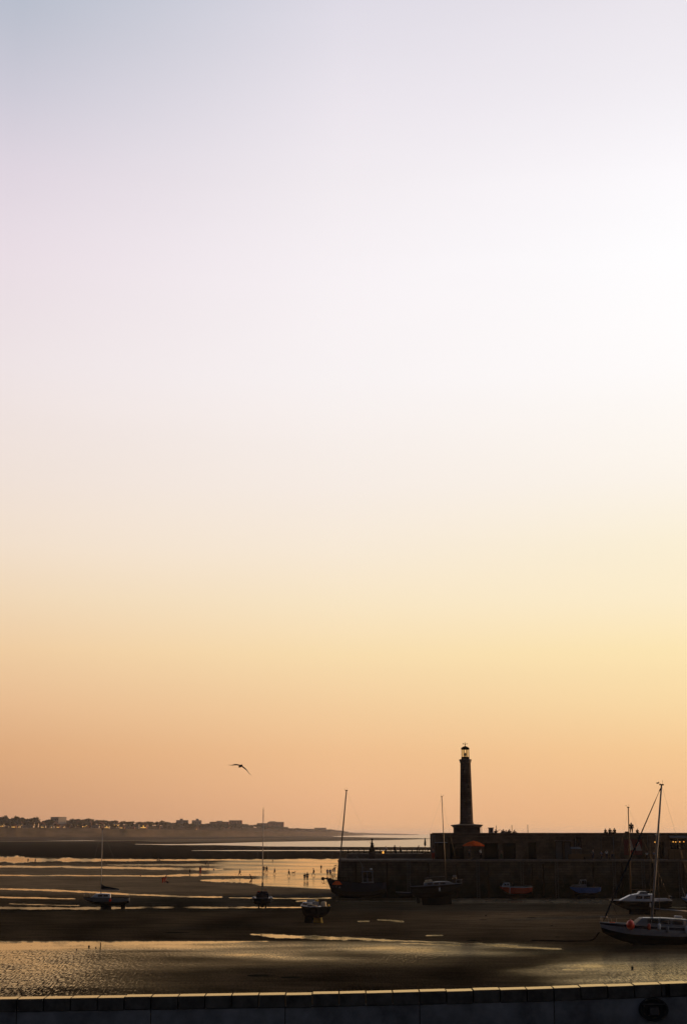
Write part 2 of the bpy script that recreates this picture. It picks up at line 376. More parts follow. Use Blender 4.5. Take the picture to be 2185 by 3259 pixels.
sc_ = n.new('ShaderNodeVectorMath'); sc_.operation = 'SCALE'; l.new(sand.outputs[2], sc_.inputs[0]); l.new(m2('MULTIPLY', T, rng(big, .3, .7, .75, 1.2)), sc_.inputs[3])
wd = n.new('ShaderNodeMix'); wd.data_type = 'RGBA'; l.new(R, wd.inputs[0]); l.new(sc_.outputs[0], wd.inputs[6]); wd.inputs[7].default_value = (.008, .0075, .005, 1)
b = n.new('ShaderNodeBsdfDiffuse'); b.inputs['Roughness'].default_value = .6
l.new(wd.outputs[2], b.inputs['Color'])
bp = n.new('ShaderNodeBump'); bp.inputs['Strength'].default_value = 1.0; bp.inputs['Distance'].default_value = .18; l.new(m2('ADD', m2('ADD', m2('MULTIPLY', fine, .6), speck), m2('MULTIPLY', mid, .7)), bp.inputs['Height']); l.new(bp.outputs[0], b.inputs['Normal'])
wd_ = n.new('ShaderNodeBsdfDiffuse'); wd_.inputs['Color'].default_value = (.03, .022, .014, 1)
wg = n.new('ShaderNodeBsdfGlossy'); wg.inputs['Color'].default_value = (1.0, .86, .60, 1)      # water film; golden cast of the sky reflection put into its gloss colour
fz = n.new('ShaderNodeFresnel'); fz.inputs['IOR'].default_value = 1.6
wb = n.new('ShaderNodeMixShader'); l.new(fz.outputs[0], wb.inputs[0]); l.new(wd_.outputs[0], wb.inputs[1]); l.new(wg.outputs[0], wb.inputs[2])
l.new(rng(W, .5, 1, .20, .06), wg.inputs['Roughness'])
bw = n.new('ShaderNodeBump'); bw.inputs['Strength'].default_value = .32; bw.inputs['Distance'].default_value = .03; l.new(fine, bw.inputs['Height']); l.new(bw.outputs[0], wg.inputs['Normal'])
ms = n.new('ShaderNodeMixShader'); l.new(film, ms.inputs[0]); l.new(b.outputs[0], ms.inputs[1]); l.new(wb.outputs[0], ms.inputs[2]); l.new(ms.outputs[0], outn.inputs[0])

# ground under and behind the camera, lower than everything
mb = MB(); mb.quad((-900, -900, -.3), (900, -900, -.3), (900, 60, -.3), (-900, 60, -.3))
struct(mb.build('shore_ground', mat('shore', (.08, .07, .06))))

# ---- sea
sea_m = bpy.data.materials.new('sea_water'); sea_m.use_nodes = True
t = sea_m.node_tree; n = t.nodes; l = t.links; b = n['Principled BSDF']
b.inputs['Base Color'].default_value = (.02, .028, .03, 1); b.inputs['Roughness'].default_value = .16; b.inputs['IOR'].default_value = 1.33
geo = n.new('ShaderNodeNewGeometry'); mp = n.new('ShaderNodeMapping'); l.new(geo.outputs['Position'], mp.inputs[0]); mp.inputs['Scale'].default_value = (.25, 1, 1)
k = n.new('ShaderNodeTexNoise'); k.inputs['Scale'].default_value = .35; k.inputs['Detail'].default_value = 8; k.inputs['Roughness'].default_value = .7; l.new(mp.outputs[0], k.inputs['Vector'])
bp = n.new('ShaderNodeBump'); bp.inputs['Strength'].default_value = .5; bp.inputs['Distance'].default_value = .35; l.new(k.outputs[0], bp.inputs['Height']); l.new(bp.outputs[0], b.inputs['Normal'])
def sheet(name, top, bot, u0, u1, z, m, step=24):
    rows = []; u = u0
    while u <= u1:
        a = interp(top, u); c = interp(bot, u); j = .5*mnoise.noise(Vector((u*.02, 9, 0)))
        rows.append([G(u, c+j-(c+j-a)*f, z) for f in (0, .15, .4, .7, 1)]); u += step
    mb = MB(); mb.loft(rows, closed=False, cap=False); return mb.build(name, m)
struct(sheet('sea_water', [(500,2689),(700,2684.5),(850,2680.5),(1000,2678),(1200,2675.5),(1370,2671),(3200,2668)],
   [(500,2689.5),(600,2690),(700,2690.5),(850,2694.5),(1100,2696),(1380,2697),(3200,2702)], 520, 9000, .62, sea_m))
struct(sheet('far_sea_water', [(1000,2656.2),(9000,2656.2)], [(1050,2663.2),(1130,2665),(1200,2666.5),(1370,2669.5),(3200,2668)], 1060, 9000, .64, sea_m))
struct(sheet('reef_pool_water', [(600,2707.5),(760,2706.6),(1100,2706.5),(1400,2707)], [(600,2708),(760,2709),(1000,2708.8),(1400,2710)], 610, 1600, .55, sea_m, 12))
struct(sheet('tide_channel_water', [(150,2676.6),(250,2675.2),(420,2687),(550,2687.5),(700,2686)], [(150,2677.2),(250,2677),(420,2687.6),(550,2690.3),(700,2690.4)], 430, 700, .63, sea_m, 12))
struct(sheet('beach_pool_water', [(150,2676.4),(300,2675.2)], [(150,2676.8),(250,2677),(300,2676.2)], 150, 300, .6, sea_m, 10))

# ---- far coast: beach, cliff and plateau as one sheet of land
DIST = [(-3500,1800),(-900,2300),(0,2500),(400,2900),(700,3800),(900,5000),(1040,6500),(1120,9000),(1160,10500)]
FOOT = [(-900,2666),(0,2664.5),(400,2664),(700,2663.5),(1040,2662),(1160,2660)]
TOPV = [(-900,2634),(0,2636),(300,2637),(450,2640),(700,2644),(900,2647),(1040,2650),(1130,2655),(1160,2659.5)]
BACKV = [(-900,2618),(0,2622),(200,2624),(450,2627),(600,2632),(800,2634),(900,2638),(1040,2644),(1120,2652),(1160,2659)]
def zat(u, v, D): d = ray(u, v); return H+D*d.z/d.y
def on(u, D, z): return Vector(((u-1092.5)/F*D/ray(1092.5, 2650).y*1.0, D, z))
rows = []; u = -3500
while u <= 1162:
    D = interp(DIST, u); zf = max(.6, zat(u, interp(FOOT, u), D)); zt = max(zf+.1, zat(u, interp(TOPV, u), D)); zb = max(zt+.1, zat(u, interp(BACKV, u), D+300))
    j = mnoise.noise(Vector((u*.03, 0, 0)))*D*.004; k = 1+.05*mnoise.noise(Vector((u*.05, 4, 0)))
    rows.append([on(u, D-D*.13, -.2), on(u, D-D*.05, zf*.55), on(u, D+j, zf), on(u, D+6+j, zf+(zt-zf)*.5), on(u, D+14+j*1.3, zt*k), on(u, D+80, zt*k+1), on(u, D+300, zb), on(u, D+1200, zb*.8), on(u, D+3500, -1)])
    u += 8 if u > -60 else 60
coast_m = mat('cliff_and_grass', (.085, .066, .05), var=.6, scale=.035, bump=.6, spec=.1, col2=(.03, .028, .018), coords='Object', aniso=(1, .3, 3))
mb = MB(); mb.loft(rows, closed=False, cap=False, smooth=False); struct(mb.build('cliff_terrain', coast_m))
rows = []
for u in range(1090, 1332, 10):
    D = 14000; vt = interp([(1090,2650),(1150,2651),(1200,2653),(1260,2654),(1330,2656.5)], u)+.5*mnoise.noise(Vector((u*.05, 2, 0)))
    rows.append([on(u, D-300, -1), on(u, D, 3), on(u, D+60, zat(u, vt, D)), on(u, D+900, zat(u, vt, D)), on(u, D+3000, -1)])
mb = MB(); mb.loft(rows, closed=False, cap=False); struct(mb.build('far_headland', coast_m))

# ---- promenade on the camera's side of the near wall
prom_m = mat('promenade_paving', (.10, .095, .09), scale=2, bump=.2)
mb = MB(); mb.quad((-60, -20, 4.7), (60, -20, 5.0), (60, 37.2, 5.0), (-60, 37.2, 4.7)); struct(mb.build('promenade', prom_m))
# ================================================================ THINGS
M = {}
M['stone'] = stone_mat('quay_stone', (.155, .125, .09), 1.5, .42, .03, weed=(1.6, 4.6))
M['stone2'] = stone_mat('arm_wall_render', (.20, .145, .10), 1.2, .35, .02)
M['tower'] = stone_mat('tower_stone', (.13, .10, .08), .9, .38, .02)
M['coping'] = mat('coping_stone', (.15, .12, .09), rough=.7, scale=2, spec=.2)
M['deck_stone'] = mat('quay_paving', (.16, .14, .12), rough=.8, scale=1.5)
M['wood_dark'] = mat('dark_timber', (.035, .025, .018), scale=4, aniso=(4, 4, .6))
M['wood'] = mat('timber', (.16, .10, .05), scale=4, aniso=(4, 4, .6))
M['steel'] = mat('weathered_steel', (.10, .10, .10), rough=.5, metal=.6)
M['black'] = mat('black_paint', (.012, .013, .013), rough=.5, spec=.1)
M['navy'] = mat('navy_paint', (.012, .020, .045), rough=.45, spec=.2)
M['palehull'] = mat('pale_hull_paint', (.30, .33, .37), rough=.4, var=.2, scale=4)
M['darkhull'] = mat('dark_hull_paint', (.014, .018, .020), rough=.5, spec=.15)
M['bottom'] = mat('antifouling', (.012, .014, .014), rough=.8, scale=2, spec=.1)
M['white'] = mat('white_gelcoat', (.50, .52, .54), rough=.3, var=.12, scale=5)
M['grey'] = mat('grey_gelcoat', (.15, .165, .185), rough=.35, var=.2, scale=5)
M['blue'] = mat('blue_paint', (.05, .14, .42), rough=.4)
M['red'] = mat('red_paint', (.46, .05, .02), rough=.45)
M['glass'] = mat('dark_glass', (.01, .012, .014), rough=.08, var=0)
M['alu'] = mat('aluminium', (.20, .21, .23), rough=.5, metal=.3)
M['mastdark'] = mat('dark_mast_paint', (.06, .045, .04), rough=.5)
M['canvas_dark'] = mat('dark_canvas', (.012, .02, .03), rough=.9)
M['cream_and_sky_glint'] = mat('cream_canvas_and_sky_glint', (.62, .52, .36), rough=.8)
M['rope'] = mat('rope', (.22, .18, .12), rough=.9)
M['orange'] = mat('orange_canvas', (.78, .11, .02), rough=.8)
M['buoy'] = mat('orange_red_plastic', (.80, .06, .02), rough=.4)
M['yellow'] = mat('yellow_plastic_and_lit_keel', (.8, .5, .05), rough=.5)
M['leaf'] = mat('far_foliage', (.060, .062, .032), var=.5, scale=.3, rough=.9, spec=.1)
M['bark'] = mat('bark', (.06, .045, .03))
M['cream'] = mat('cream_render', (.52, .44, .35), scale=.4, var=.2)
M['brick'] = mat('red_brick', (.30, .15, .10), scale=.4, var=.25)
M['concrete'] = mat('pale_concrete', (.40, .36, .33), scale=.3, var=.2)
M['slate'] = mat('slate_roof', (.08, .065, .06), scale=.6)
M['tile'] = mat('clay_tile_roof', (.20, .08, .05), scale=.6)
M['lit'] = mat('sun_glint_window', (.8, .5, .15), emit=(1.0, .50, .10), estr=1.5, var=0)  # emission stands in for sun glints on the far house windows
M['bulb'] = mat('warm_bulb', (.8, .4, .1), emit=(1.0, .42, .07), estr=1.4, var=0)
M['maroon'] = mat('maroon_paint', (.16, .035, .035), scale=2)
M['palepaint'] = mat('pale_mural_paint', (.42, .36, .30), scale=3)
M['feather'] = mat('gull_feather', (.14, .13, .13), scale=20)
M['skin'] = mat('skin', (.35, .20, .13), var=.05, rough=.6)
M['hair'] = mat('dark_hair', (.02, .014, .01), rough=.7)
CL = {}
for k, c in dict(black=(.015, .015, .017), navy=(.02, .03, .07), blue=(.10, .17, .34), red=(.42, .05, .03), white=(.6, .6, .58), grey=(.14, .14, .15), tan=(.25, .17, .10), green=(.06, .09, .05)).items():
    CL[k] = mat(k+'_cloth', c, rough=.9, scale=12, var=.3)

# ---------------------------------------------------------------- harbour arm
YQ = 252.5                      # front face of the quay
ZQ = AY(1300, 2738, YQ).z       # quay deck height
ZT = 10.78                      # top of the upper wall
YU = 261.0                      # front of the upper wall
XE = AY(1076, 2738, YQ).x       # quay end
XU = AY(1376, 2660, YU).x       # upper wall end
XR = 190.0
quay = empty('harbour_arm', (0, YQ, 0), 'long dark stone harbour arm with a vertical seaward wall, under the lighthouse', 'harbour arm')
mb = MB()   # battered end at the left, thirty metres deep
batt = .55
mb.loft([[(XE-batt, 0, -1), (XE, 0, ZQ-.3), (XE, 24, ZQ-.3), (XE-batt, 24.6, -1)], [(XR, -.35, -1), (XR, 0, ZQ-.3), (XR, 24, ZQ-.3), (XR, 24.6, -1)]])
mb.build('wall', M['stone'], quay)
mb = MB(); x = XE-.12
while x < XR-2:
    w = random.uniform(1.5, 2.3); mb.box((x+w/2, .45, ZQ-.15), (w-.025, 1.15, .3+random.uniform(-.02, .02)), bev=.03); x += w
mb.build('coping', M['coping'], quay)
mb = MB(); mb.quad((XE, 1.02, ZQ-.02), (XR, 1.02, ZQ-.02), (XR, 24, ZQ-.02), (XE, 24, ZQ-.02)); mb.build('deck', M['deck_stone'], quay)
for uu in (1770, 1953, 2045, 2162, 1300, 1520, 1660):
    X = AY(uu, 2800, YQ).x; mb = MB()
    for s in (-.22, .22): mb.box((X+s, -.42, 2.9), (.07, .10, 6.4))
    for k in range(20): mb.box((X, -.42, .3+k*.31), (.42, .045, .045))
    mb.build('ladder', M['steel'], quay)
for i in range(34):
    if i % 5 in (1, 3): continue
    X = XE+2.4+i*3.35+random.uniform(-1.2, 1.2)
    if X > 68: break
    mb = MB(); mb.box((X, -.43, 3.0), (.26, .26, 5.6+random.uniform(-.4, .3)), bev=.03); mb.build('fender_pile', M['wood_dark'], quay)
mb = MB()   # raised walk along the seaward side of the quay
zr = AY(1250, 2717, 272).z
mb.box(((XE+1.5+XU+6)/2, 19.2, (ZQ+zr)/2-.01), (XU+6-XE-1.5, 2.6, zr-ZQ)); mb.build('raised_walk', M['coping'], quay)
for i in range(17):
    uu = 1090+i*17
    p = AY(uu, 2712, 272); mb = MB(); mb.tube([(p.x, 20.3, zr), (p.x, 20.3, zr+.62)], .075, 7); mb.ball((p.x, 20.3, zr+.66), .11, 8); mb.build('bollard_post', M['black'], quay)
mb = MB(); a = AY(1090, 2712, 272).x; c2 = AY(1362, 2712, 272).x
mb.tube([(a, 20.3, zr+.45), (c2, 20.3, zr+.45)], .025, 5); mb.build('handrail', M['black'], quay)

upper = empty('arm_building', (0, YU, ZQ), 'long low rendered building and promenade wall along the top of the harbour arm', 'building')
hu = ZT-ZQ
def u2x(u, Y=YU, v=2700): return AY(u, v, Y).x
mb = MB()   # facade with real openings: split into panels
OPEN = [(1766, 1790, 2678, 2737, 'shutter'), (1795, 1816, 2680, 2737, 'shutter'), (1826, 1850, 2667, 2698, 'window'), (1430, 1476, 2685, 2737, 'recess'), (1540, 1585, 2684, 2737, 'recess'),
        (1600, 1640, 2684, 2737, 'door'), (1680, 1706, 2680, 2737, 'door'), (2131, 2182, 2669, 2708, 'window'), (2090, 2112, 2680, 2737, 'door'), (2200, 2225, 2680, 2737, 'door'), (2300, 2340, 2680, 2737, 'door')]
OPEN.sort(); xs = XU; z2 = lambda v: AY(1800, v, YU).z-ZQ
mb.box(((XU+XR)/2, .3, (hu+max(z2(o[2]) for o in OPEN))/2), (XR-XU, .6, hu-max(z2(o[2]) for o in OPEN)))
ztop = max(z2(o[2]) for o in OPEN)
for (u0, u1, va, vb, kd) in OPEN:
    a, c2 = u2x(u0), u2x(u1); za = z2(va); zb = max(0, z2(vb))
    mb.box(((xs+a)/2, .3, ztop/2), (a-xs, .6, ztop)); xs = c2
    if za < ztop-.02: mb.box(((a+c2)/2, .3, (ztop+za)/2), (c2-a, .6, ztop-za))
    if zb > .1: mb.box(((a+c2)/2, .3, zb/2), (c2-a, .6, zb))
mb.box(((xs+XR)/2, .3, ztop/2), (XR-xs, .6, ztop))
mb.box(((XU+.3), 4.0, hu/2), (.6, 6.8, hu)); mb.box(((XU+XR)/2, 7.7, hu/2), (XR-XU, .6, hu))
mb.build('wall', M['stone2'], upper)
for (u0, u1, va, vb, kd) in OPEN:
    a, c2 = u2x(u0), u2x(u1); za = z2(va); zb = max(0, z2(vb)); nm = 'window' if kd == 'window' else 'door'
    mb = MB()
    for s in (a+.05, c2-.05): mb.box((s, .25, (za+zb)/2), (.1, .12, za-zb))
    mb.box(((a+c2)/2, .25, za-.05), (c2-a-.2, .12, .1))
    if nm == 'window': mb.box(((a+c2)/2, .25, (za+zb)/2), (.06, .12, za-zb-.2))
    fr = mb.build(nm, M['wood_dark'], upper); mb = MB()
    if kd == 'shutter':
        for k in range(int((za-zb)/.16)): mb.box(((a+c2)/2, .33, zb+.1+k*.16), (c2-a-.2, .05, .15))
        mb.build('shutter', M['steel'], fr)
    elif nm == 'window': mb.box(((a+c2)/2, .34, (za+zb)/2), (c2-a-.2, .02, za-zb-.1)); mb.build('pane', M['glass'], fr)
    else: mb.box(((a+c2)/2, .36, (za+zb)/2-.05), (c2-a-.2, .05, za-zb-.15)); mb.build('door_leaf', M['black'], fr)
mb = MB(); mb.box(((XU+XR)/2, 4.0, hu-1.05), (XR-XU-1.2, 6.8, .2)); mb.build('roof_walk', M['deck_stone'], upper)
mb = MB(); x = XU-.1
while x < XR-2:
    w = random.uniform(1.3, 2.0); mb.box((x+w/2, .3, hu+.05), (w-.02, .86, .14+random.uniform(-.02, .03)), bev=.02); x += w
mb.build('coping', M['coping'], upper)
mb = MB(); mb.box(((XU+XR)/2, -.06, z2(2663)), (XR-XU, .12, .10)); mb.build('string_course', M['coping'], upper)
mb = MB(); a, c2 = u2x(1764), u2x(1817); mb.box(((a+c2)/2, -.45, z2(2677)), (c2-a, .9, .07), bev=.02); mb.build('door_canopy', M['grey'], upper)
mb = MB(); a, c2 = u2x(2129), u2x(2184)
mb.loft([[(a, 0, z2(2660)), (a, -1.0, z2(2666)), (a, -1.0, z2(2668)), (a, 0, z2(2662))], [(c2, 0, z2(2660)), (c2, -1.0, z2(2666)), (c2, -1.0, z2(2668)), (c2, 0, z2(2662))]]); mb.build('awning', M['grey'], upper)
for uu in (1830, 1912, 1951, 2060): X = u2x(uu); mb = MB(); mb.tube([(X, -.08, .1), (X, -.08, hu-.3)], .05, 6); mb.build('drainpipe', M['grey' if uu == 1951 else 'steel'], upper)
mb = MB(); a, c2 = u2x(1984), u2x(2042); mb.box(((a+c2)/2, -.03, (z2(2672)+z2(2722))/2), (c2-a, .05, z2(2672)-z2(2722))); mu = mb.build('mural_panel', M['maroon'], upper)
for (x0, x1, vt, vb) in ((1999, 2016, 2673, 2707), (2021, 2041, 2680, 2708)):
    a, c2 = u2x(x0), u2x(x1); mb = MB(); top = a+(c2-a)*(.35 if x0 < 2010 else .5)
    mb.loft([[(a, y, z2(vb)), (c2, y, z2(vb)), (top+.12, y, z2(vt)), (top-.12, y, z2(vt))] for y in (-.055, -.075)]); mb.build('painted_sail', M['palepaint'], mu)
mb = MB(); a = u2x(2035); c2 = u2x(1999); mb.loft([[(a, y, z2(2682)), (a+.14, y, z2(2683)), (c2+.14, y, z2(2721)), (c2, y, z2(2720))] for y in (-.078, -.085)]); mb.build('painted_line', M['red'], mu)

for i, (uu, vv) in enumerate(((2083, 2681), (2141, 2680), (2149, 2680.5), (2162, 2680), (2175, 2680))):
    p = AY(uu, vv, YU-.55); o = empty('festoon_lamp', p, ['small orange lamp beside the tall mast, apart from the row under the awning', 'leftmost lamp of the row of four glowing under the awning', 'second lamp from the left under the awning', 'third lamp from the left under the awning', 'rightmost orange lamp under the awning'][i], 'lamp', 'small lit lamps on the arm building')
    mb = MB(); mb.ball((0, 0, 0), .10, 8); mb.build('bulb', M['bulb'], o); mb = MB(); mb.tube([(0, 0, .09), (0, 0, .30)], .03, 6); mb.tube([(0, 0, .3), (0, .5, .35)], .02, 5); mb.build('lamp_holder', M['black'], o)

# stair railing at the end of the building
rail = empty('stair_railing', AY(1371, 2735, YU-1), 'thin steel stair railing at the left end of the arm building', 'railing')
for k in range(3): mb = MB(); mb.tube([(k*.33, 0, 0), (k*.33, 0, 4.1)], .04, 6); mb.build('post', M['steel'], rail)
for z in (4.1, 3.4, 2.7, 2.0): mb = MB(); mb.tube([(0, 0, z), (.66, 0, z)], .03, 6); mb.build('rail', M['steel'], rail)
mb = MB(); mb.tube([(.66, 0, 4.1), (3.2, 0, 4.35)], .03, 6); mb.build('handrail', M['steel'], rail)
counter = empty('bar_counter', AY(1404, 2735, YU-1.2), 'pale topped bar hatch counter beside the stair at the end of the building', 'counter')
zc = (2735-2684)/ppm(YU); mb = MB(); mb.box((0, .5, zc), (2.2, .9, .10), bev=.02); mb.build('counter_top', M['white'], counter)
mb = MB(); mb.box((0, .6, zc/2-.05), (2.0, .6, zc-.1)); mb.build('counter_front', M['wood_dark'], counter)

# ---------------------------------------------------------------- lighthouse
YL = 263.5; pm = ppm(YL)
lh = empty('lighthouse', AY(1484.5, 2653.5, YL), 'tall tapering round stone lighthouse on the harbour arm with an open glazed lantern', 'lighthouse')
lh.rotation_euler = (0, 0, 0)
def zz(v): return AY(1484.5, v, YL).z-lh.location.z
bw = (1524-1445)/pm; cw = (1531-1437)/pm
mb = MB(); mb.box((0, 0, (zz(2633)-2.6)/2+.0), (bw, bw, zz(2633)+2.6)); mb.build('plinth', M['tower'], lh)
mb = MB(); h0 = zz(2633)
mb.loft([[(sx*w/2, sy*w/2, z) for sx, sy in ((-1, -1), (1, -1), (1, 1), (-1, 1))] for w, z in ((bw+.06, h0-.12), (bw+.22, h0+.02), (cw*.96, h0+.18), (cw, h0+.22), (cw, h0+.38), (cw*.9, h0+.42), (cw*.52, h0+.52), (cw*.5, h0+.54))]); mb.build('plinth_cornice', M['coping'], lh)
rb = (1505-1463)/2/pm; rt = (1498-1465)/2/pm; z0 = h0+.5; z1 = zz(2424)
mb = MB(); mb.lathe([(rb*1.06, z0-.1), (rb*1.06, z0+.25), (rb, z0+.4)]+[(rb+(rt-rb)*f, z0+.4+(z1-z0-.4)*f) for f in (.25, .5, .75, 1)], n=28); mb.build('tower', M['tower'], lh)
mb = MB()
for k, zf in enumerate((.12, .36, .6, .84)):
    mb2 = MB(); zc_ = z0+(z1-z0)*zf; r_ = rb+(rt-rb)*zf; mb2.box((.35*(-1)**k, -r_+.02, zc_), (.28, .18, .62), bev=.03); mb2.build('window', M['glass'], lh)
gr = (1501-1461)/2/pm
mb = MB(); mb.lathe([(rt*.98, z1-.35), (rt*1.08, z1-.25), (rt*1.1, z1-.1), (gr, z1+.18), (gr, z1+.36), (rt*.86, z1+.42)], n=28); mb.build('gallery_cornice', M['coping'], lh)
rl_ = (1492.5-1468.5)/2/pm; zl0 = zz(2412); zl1 = zz(2384)
mb = MB(); mb.lathe([(rl_*1.1, z1+.4), (rl_*1.1, zl0+.05), (rl_*1.0, zl0+.1)], n=16); mb.build('lantern_base', M['black'], lh)
lan = MB()
for k in range(8):
    a = 2*pi*(k+.5)/8; lan.tube([(rl_*cos(a), rl_*sin(a), zl0), (rl_*cos(a), rl_*sin(a), zl1)], .05, 6)
for z in (zl0+.05, zl1-.05): lan.lathe([(rl_*.93, z-.07), (rl_*1.08, z-.07), (rl_*1.08, z+.07), (rl_*.93, z+.07), (rl_*.93, z-.07)], n=16, cap=False)
lan = lan.build('lantern_frame', M['black'], lh)
gl = bpy.data.materials.new('lantern_glass'); gl.use_nodes = True; bb = gl.node_tree.nodes['Principled BSDF']
bb.inputs['Transmission Weight'].default_value = 1; bb.inputs['Base Color'].default_value = (1, .95, .80, 1); bb.inputs['Roughness'].default_value = .02; bb.inputs['IOR'].default_value = 1.02
for k in range(8):
    a = 2*pi*(k+.5)/8; c2 = 2*pi*(k+1.5)/8; r_ = rl_*.97; mb = MB()
    P = [Vector((r_*cos(q), r_*sin(q), 0)) for q in (a, c2)]; P = [P[0].lerp(P[1], .07), P[0].lerp(P[1], .93)]; nn = Vector((cos((a+c2)/2), sin((a+c2)/2), 0))*.02
    mb.loft([[P[0]+Vector((0, 0, z)), P[1]+Vector((0, 0, z)), P[1]+nn+Vector((0, 0, z)), P[0]+nn+Vector((0, 0, z))] for z in (zl0+.14, zl1-.13)]); mb.build('glass_pane', gl, lan)
mb = MB(); mb.lathe([(.08, zl0), (.08, zl0+.3), (.13, zl0+.4), (.15, zl0+.6), (.13, zl0+.8), (.05, zl0+.9)], n=12); mb.build('lamp', M['grey'], lan)
zr2 = zz(2377.5); rf = (1494.5-1467)/2/pm
mb = MB(); mb.lathe([(rf, zl1), (rf, zl1+.12), (rf*.85, zl1+.22), (rf*.5, zl1+.40), (rf*.18, zr2+.1), (.06, zr2+.2)], n=20); mb.build('lantern_roof', M['black'], lh)
zf = zz(2362); mb = MB(); mb.tube([(0, 0, zr2), (0, 0, zf)], [.05, .025], 6); mb.ball((0, 0, zz(2369.5)), .11, 8); fin = mb.build('finial', M['black'], lh)
mb = MB(); z = zz(2368); mb.tube([(-.42, 0, z), (.46, 0, z)], .025, 5); mb.loft([[(.46, -.01, z), (.28, -.01, z+.1), (.28, -.01, z-.1)], [(.46, .01, z), (.28, .01, z+.1), (.28, .01, z-.1)]]); mb.box((-.34, 0, z), (.18, .02, .18)); mb.build('weathervane', M['black'], fin)

# thin poles, kiosk on the upper promenade
for i, (uu, vt) in enumerate(((1532, 2628.5), (1579, 2630), (1628.5, 2628.5), (1679, 2627.5))):
    b0 = AY(uu, 2654, YU+6); hh = (2654-vt)/ppm(YU+6)
    o = tag(MB().tube([(0, 0, -1), (0, 0, hh)], .055, 6).ball((0, 0, hh), .07, 6).build('thin_pole', M['steel'], None, b0), ['thin pole just right of the lighthouse plinth', 'thin pole behind the first person beside the kiosk', 'thin pole rising between the seated group and the lone figure', 'thin pole standing alone to the right of the group on the arm'][i], 'pole', 'thin poles on the harbour arm')
ks = empty('kiosk', AY(1561.5, 2652.5, YU+3), 'small flat roofed grey hut on the arm right of the lighthouse', 'hut')
kw = 14.5/ppm(YU+3); kh = 15.5/ppm(YU+3)
mb = MB(); mb.box((0, 0, kh/2-.75), (kw, kw, kh+1.5), bev=.02); mb.build('wall', M['palehull'], ks)
mb = MB(); mb.box((0, 0, kh+.05), (kw*1.3, kw*1.3, .12), bev=.03); mb.build('roof', M['black'], ks)
mb = MB(); mb.box((0, -kw/2-.015, kh*.5), (.34, .03, .62)); mb.build('hatch', M['glass'], ks)

# parasols, statue and other things on the quay
def parasol(name, loc, label, r, hgt, m, closed=False, lowr=.30):
    o = empty(name, loc, label, 'parasol')
    MB().tube([(0, 0, 0), (0, 0, hgt)], .035, 8).build('pole', M['wood'], o)
    MB().lathe([(.30, 0), (.30, .06), (.08, .12), (.05, .3)], n=14).build('base', M['black'], o)
    mb = MB()
    if closed: mb.lathe([(.05, hgt-1.5), (.2, hgt-1.35), (.19, hgt-1.0), (.08, hgt-.1), (.02, hgt)], n=10)
    else:
        n8 = 16
        rings = []
        for rr_, z in ((.03, hgt), (r*.35, hgt-lowr*.28), (r*.7, hgt-lowr*.7), (r, hgt-lowr*1.25), (r*1.0, hgt-lowr*1.5), (r*.985, hgt-lowr*1.5), (r*.68, hgt-lowr*.8), (.03, hgt-.06)):
            rings.append([(rr_*(1 if k % 2 == 0 else .955)*cos(2*pi*k/n8), rr_*(1 if k % 2 == 0 else .955)*sin(2*pi*k/n8), z) for k in range(n8)])
        mb.loft(rings)
    mb.build('canopy', m, o)
    if not closed:
        for k in range(8): a = 2*pi*k/8; MB().tube([(.04, 0, hgt-.75), (r*.55, 0, hgt-lowr*.72)], .012, 4).build('rib', M['wood'], o).rotation_euler = (0, 0, a)
    return o
pp = ppm(YU-3.2)
parasol('parasol', Vector((AY(1507, 2735, YU-3.2).x, YU-3.2, ZQ)), 'wide open orange parasol on the quay below the lighthouse', 34.5/pp, AY(1507, 2676.5, YU-3.2).z-ZQ, M['orange'], lowr=.62)
parasol('parasol', Vector((AY(1352.5, 2735, 272).x, 272, zr)), 'dark folded parasol standing against the sea left of the stair railing', .3, AY(1353, 2667, 272).z-zr, M['canvas_dark'], closed=True)

stt = empty('statue', Vector((AY(1183.5, 2735, 268).x, 268, ZQ)), 'dark statue of a long skirted woman with raised headdress at the end of the quay', 'statue')
k = ppm(268); zs = lambda v: AY(1183, v, 268).z-ZQ
MB().box((0, 0, zs(2712)/2), (1.1, 1.1, zs(2712)), bev=.06).build('pedestal', M['tower'], stt)
bod = MB(); bz = zs(2712)
bod.lathe([(.52, bz), (.50, bz+.3), (.42, bz+.7), (.28, zs(2692)), (.20, zs(2689)), (.26, zs(2686.5)), (.27, zs(2684.5)), (.09, zs(2682.5)), (.08, zs(2681.5))], n=16)
bod.tube([(.22, 0, zs(2685)), (.42, -.05, zs(2690)), (.24, -.2, zs(2693))], [.075, .06, .05], 8)
bod.tube([(-.22, 0, zs(2685)), (-.36, -.05, zs(2681)), (-.20, 0, zs(2677))], [.075, .06, .05], 8)
bod.ball((0, 0, zs(2680.5)), .15, 12, (1, 1, 1.2)); bod = bod.build('figure', M['black'], stt)
MB().lathe([(.05, zs(2679)), (.10, zs(2676.5)), (.16, zs(2674)), (.22, zs(2672.3)), (.19, zs(2670.5)), (.06, zs(2669))], n=14).build('headdress', M['black'], stt)
lt = empty('lantern_light', Vector((AY(1218.5, 2717, 270.5).x, 270.5, zr)), 'small yellow glowing lantern on the raised walk beside the statue', 'lantern')
MB().lathe([(.13, 0), (.16, .08), (.13, .32), (.07, .4)], n=10).build('lantern_glass', M['bulb'], lt); MB().lathe([(.09, .4), (.10, .44), (.02, .5)], n=10).build('lantern_cap', M['black'], lt)

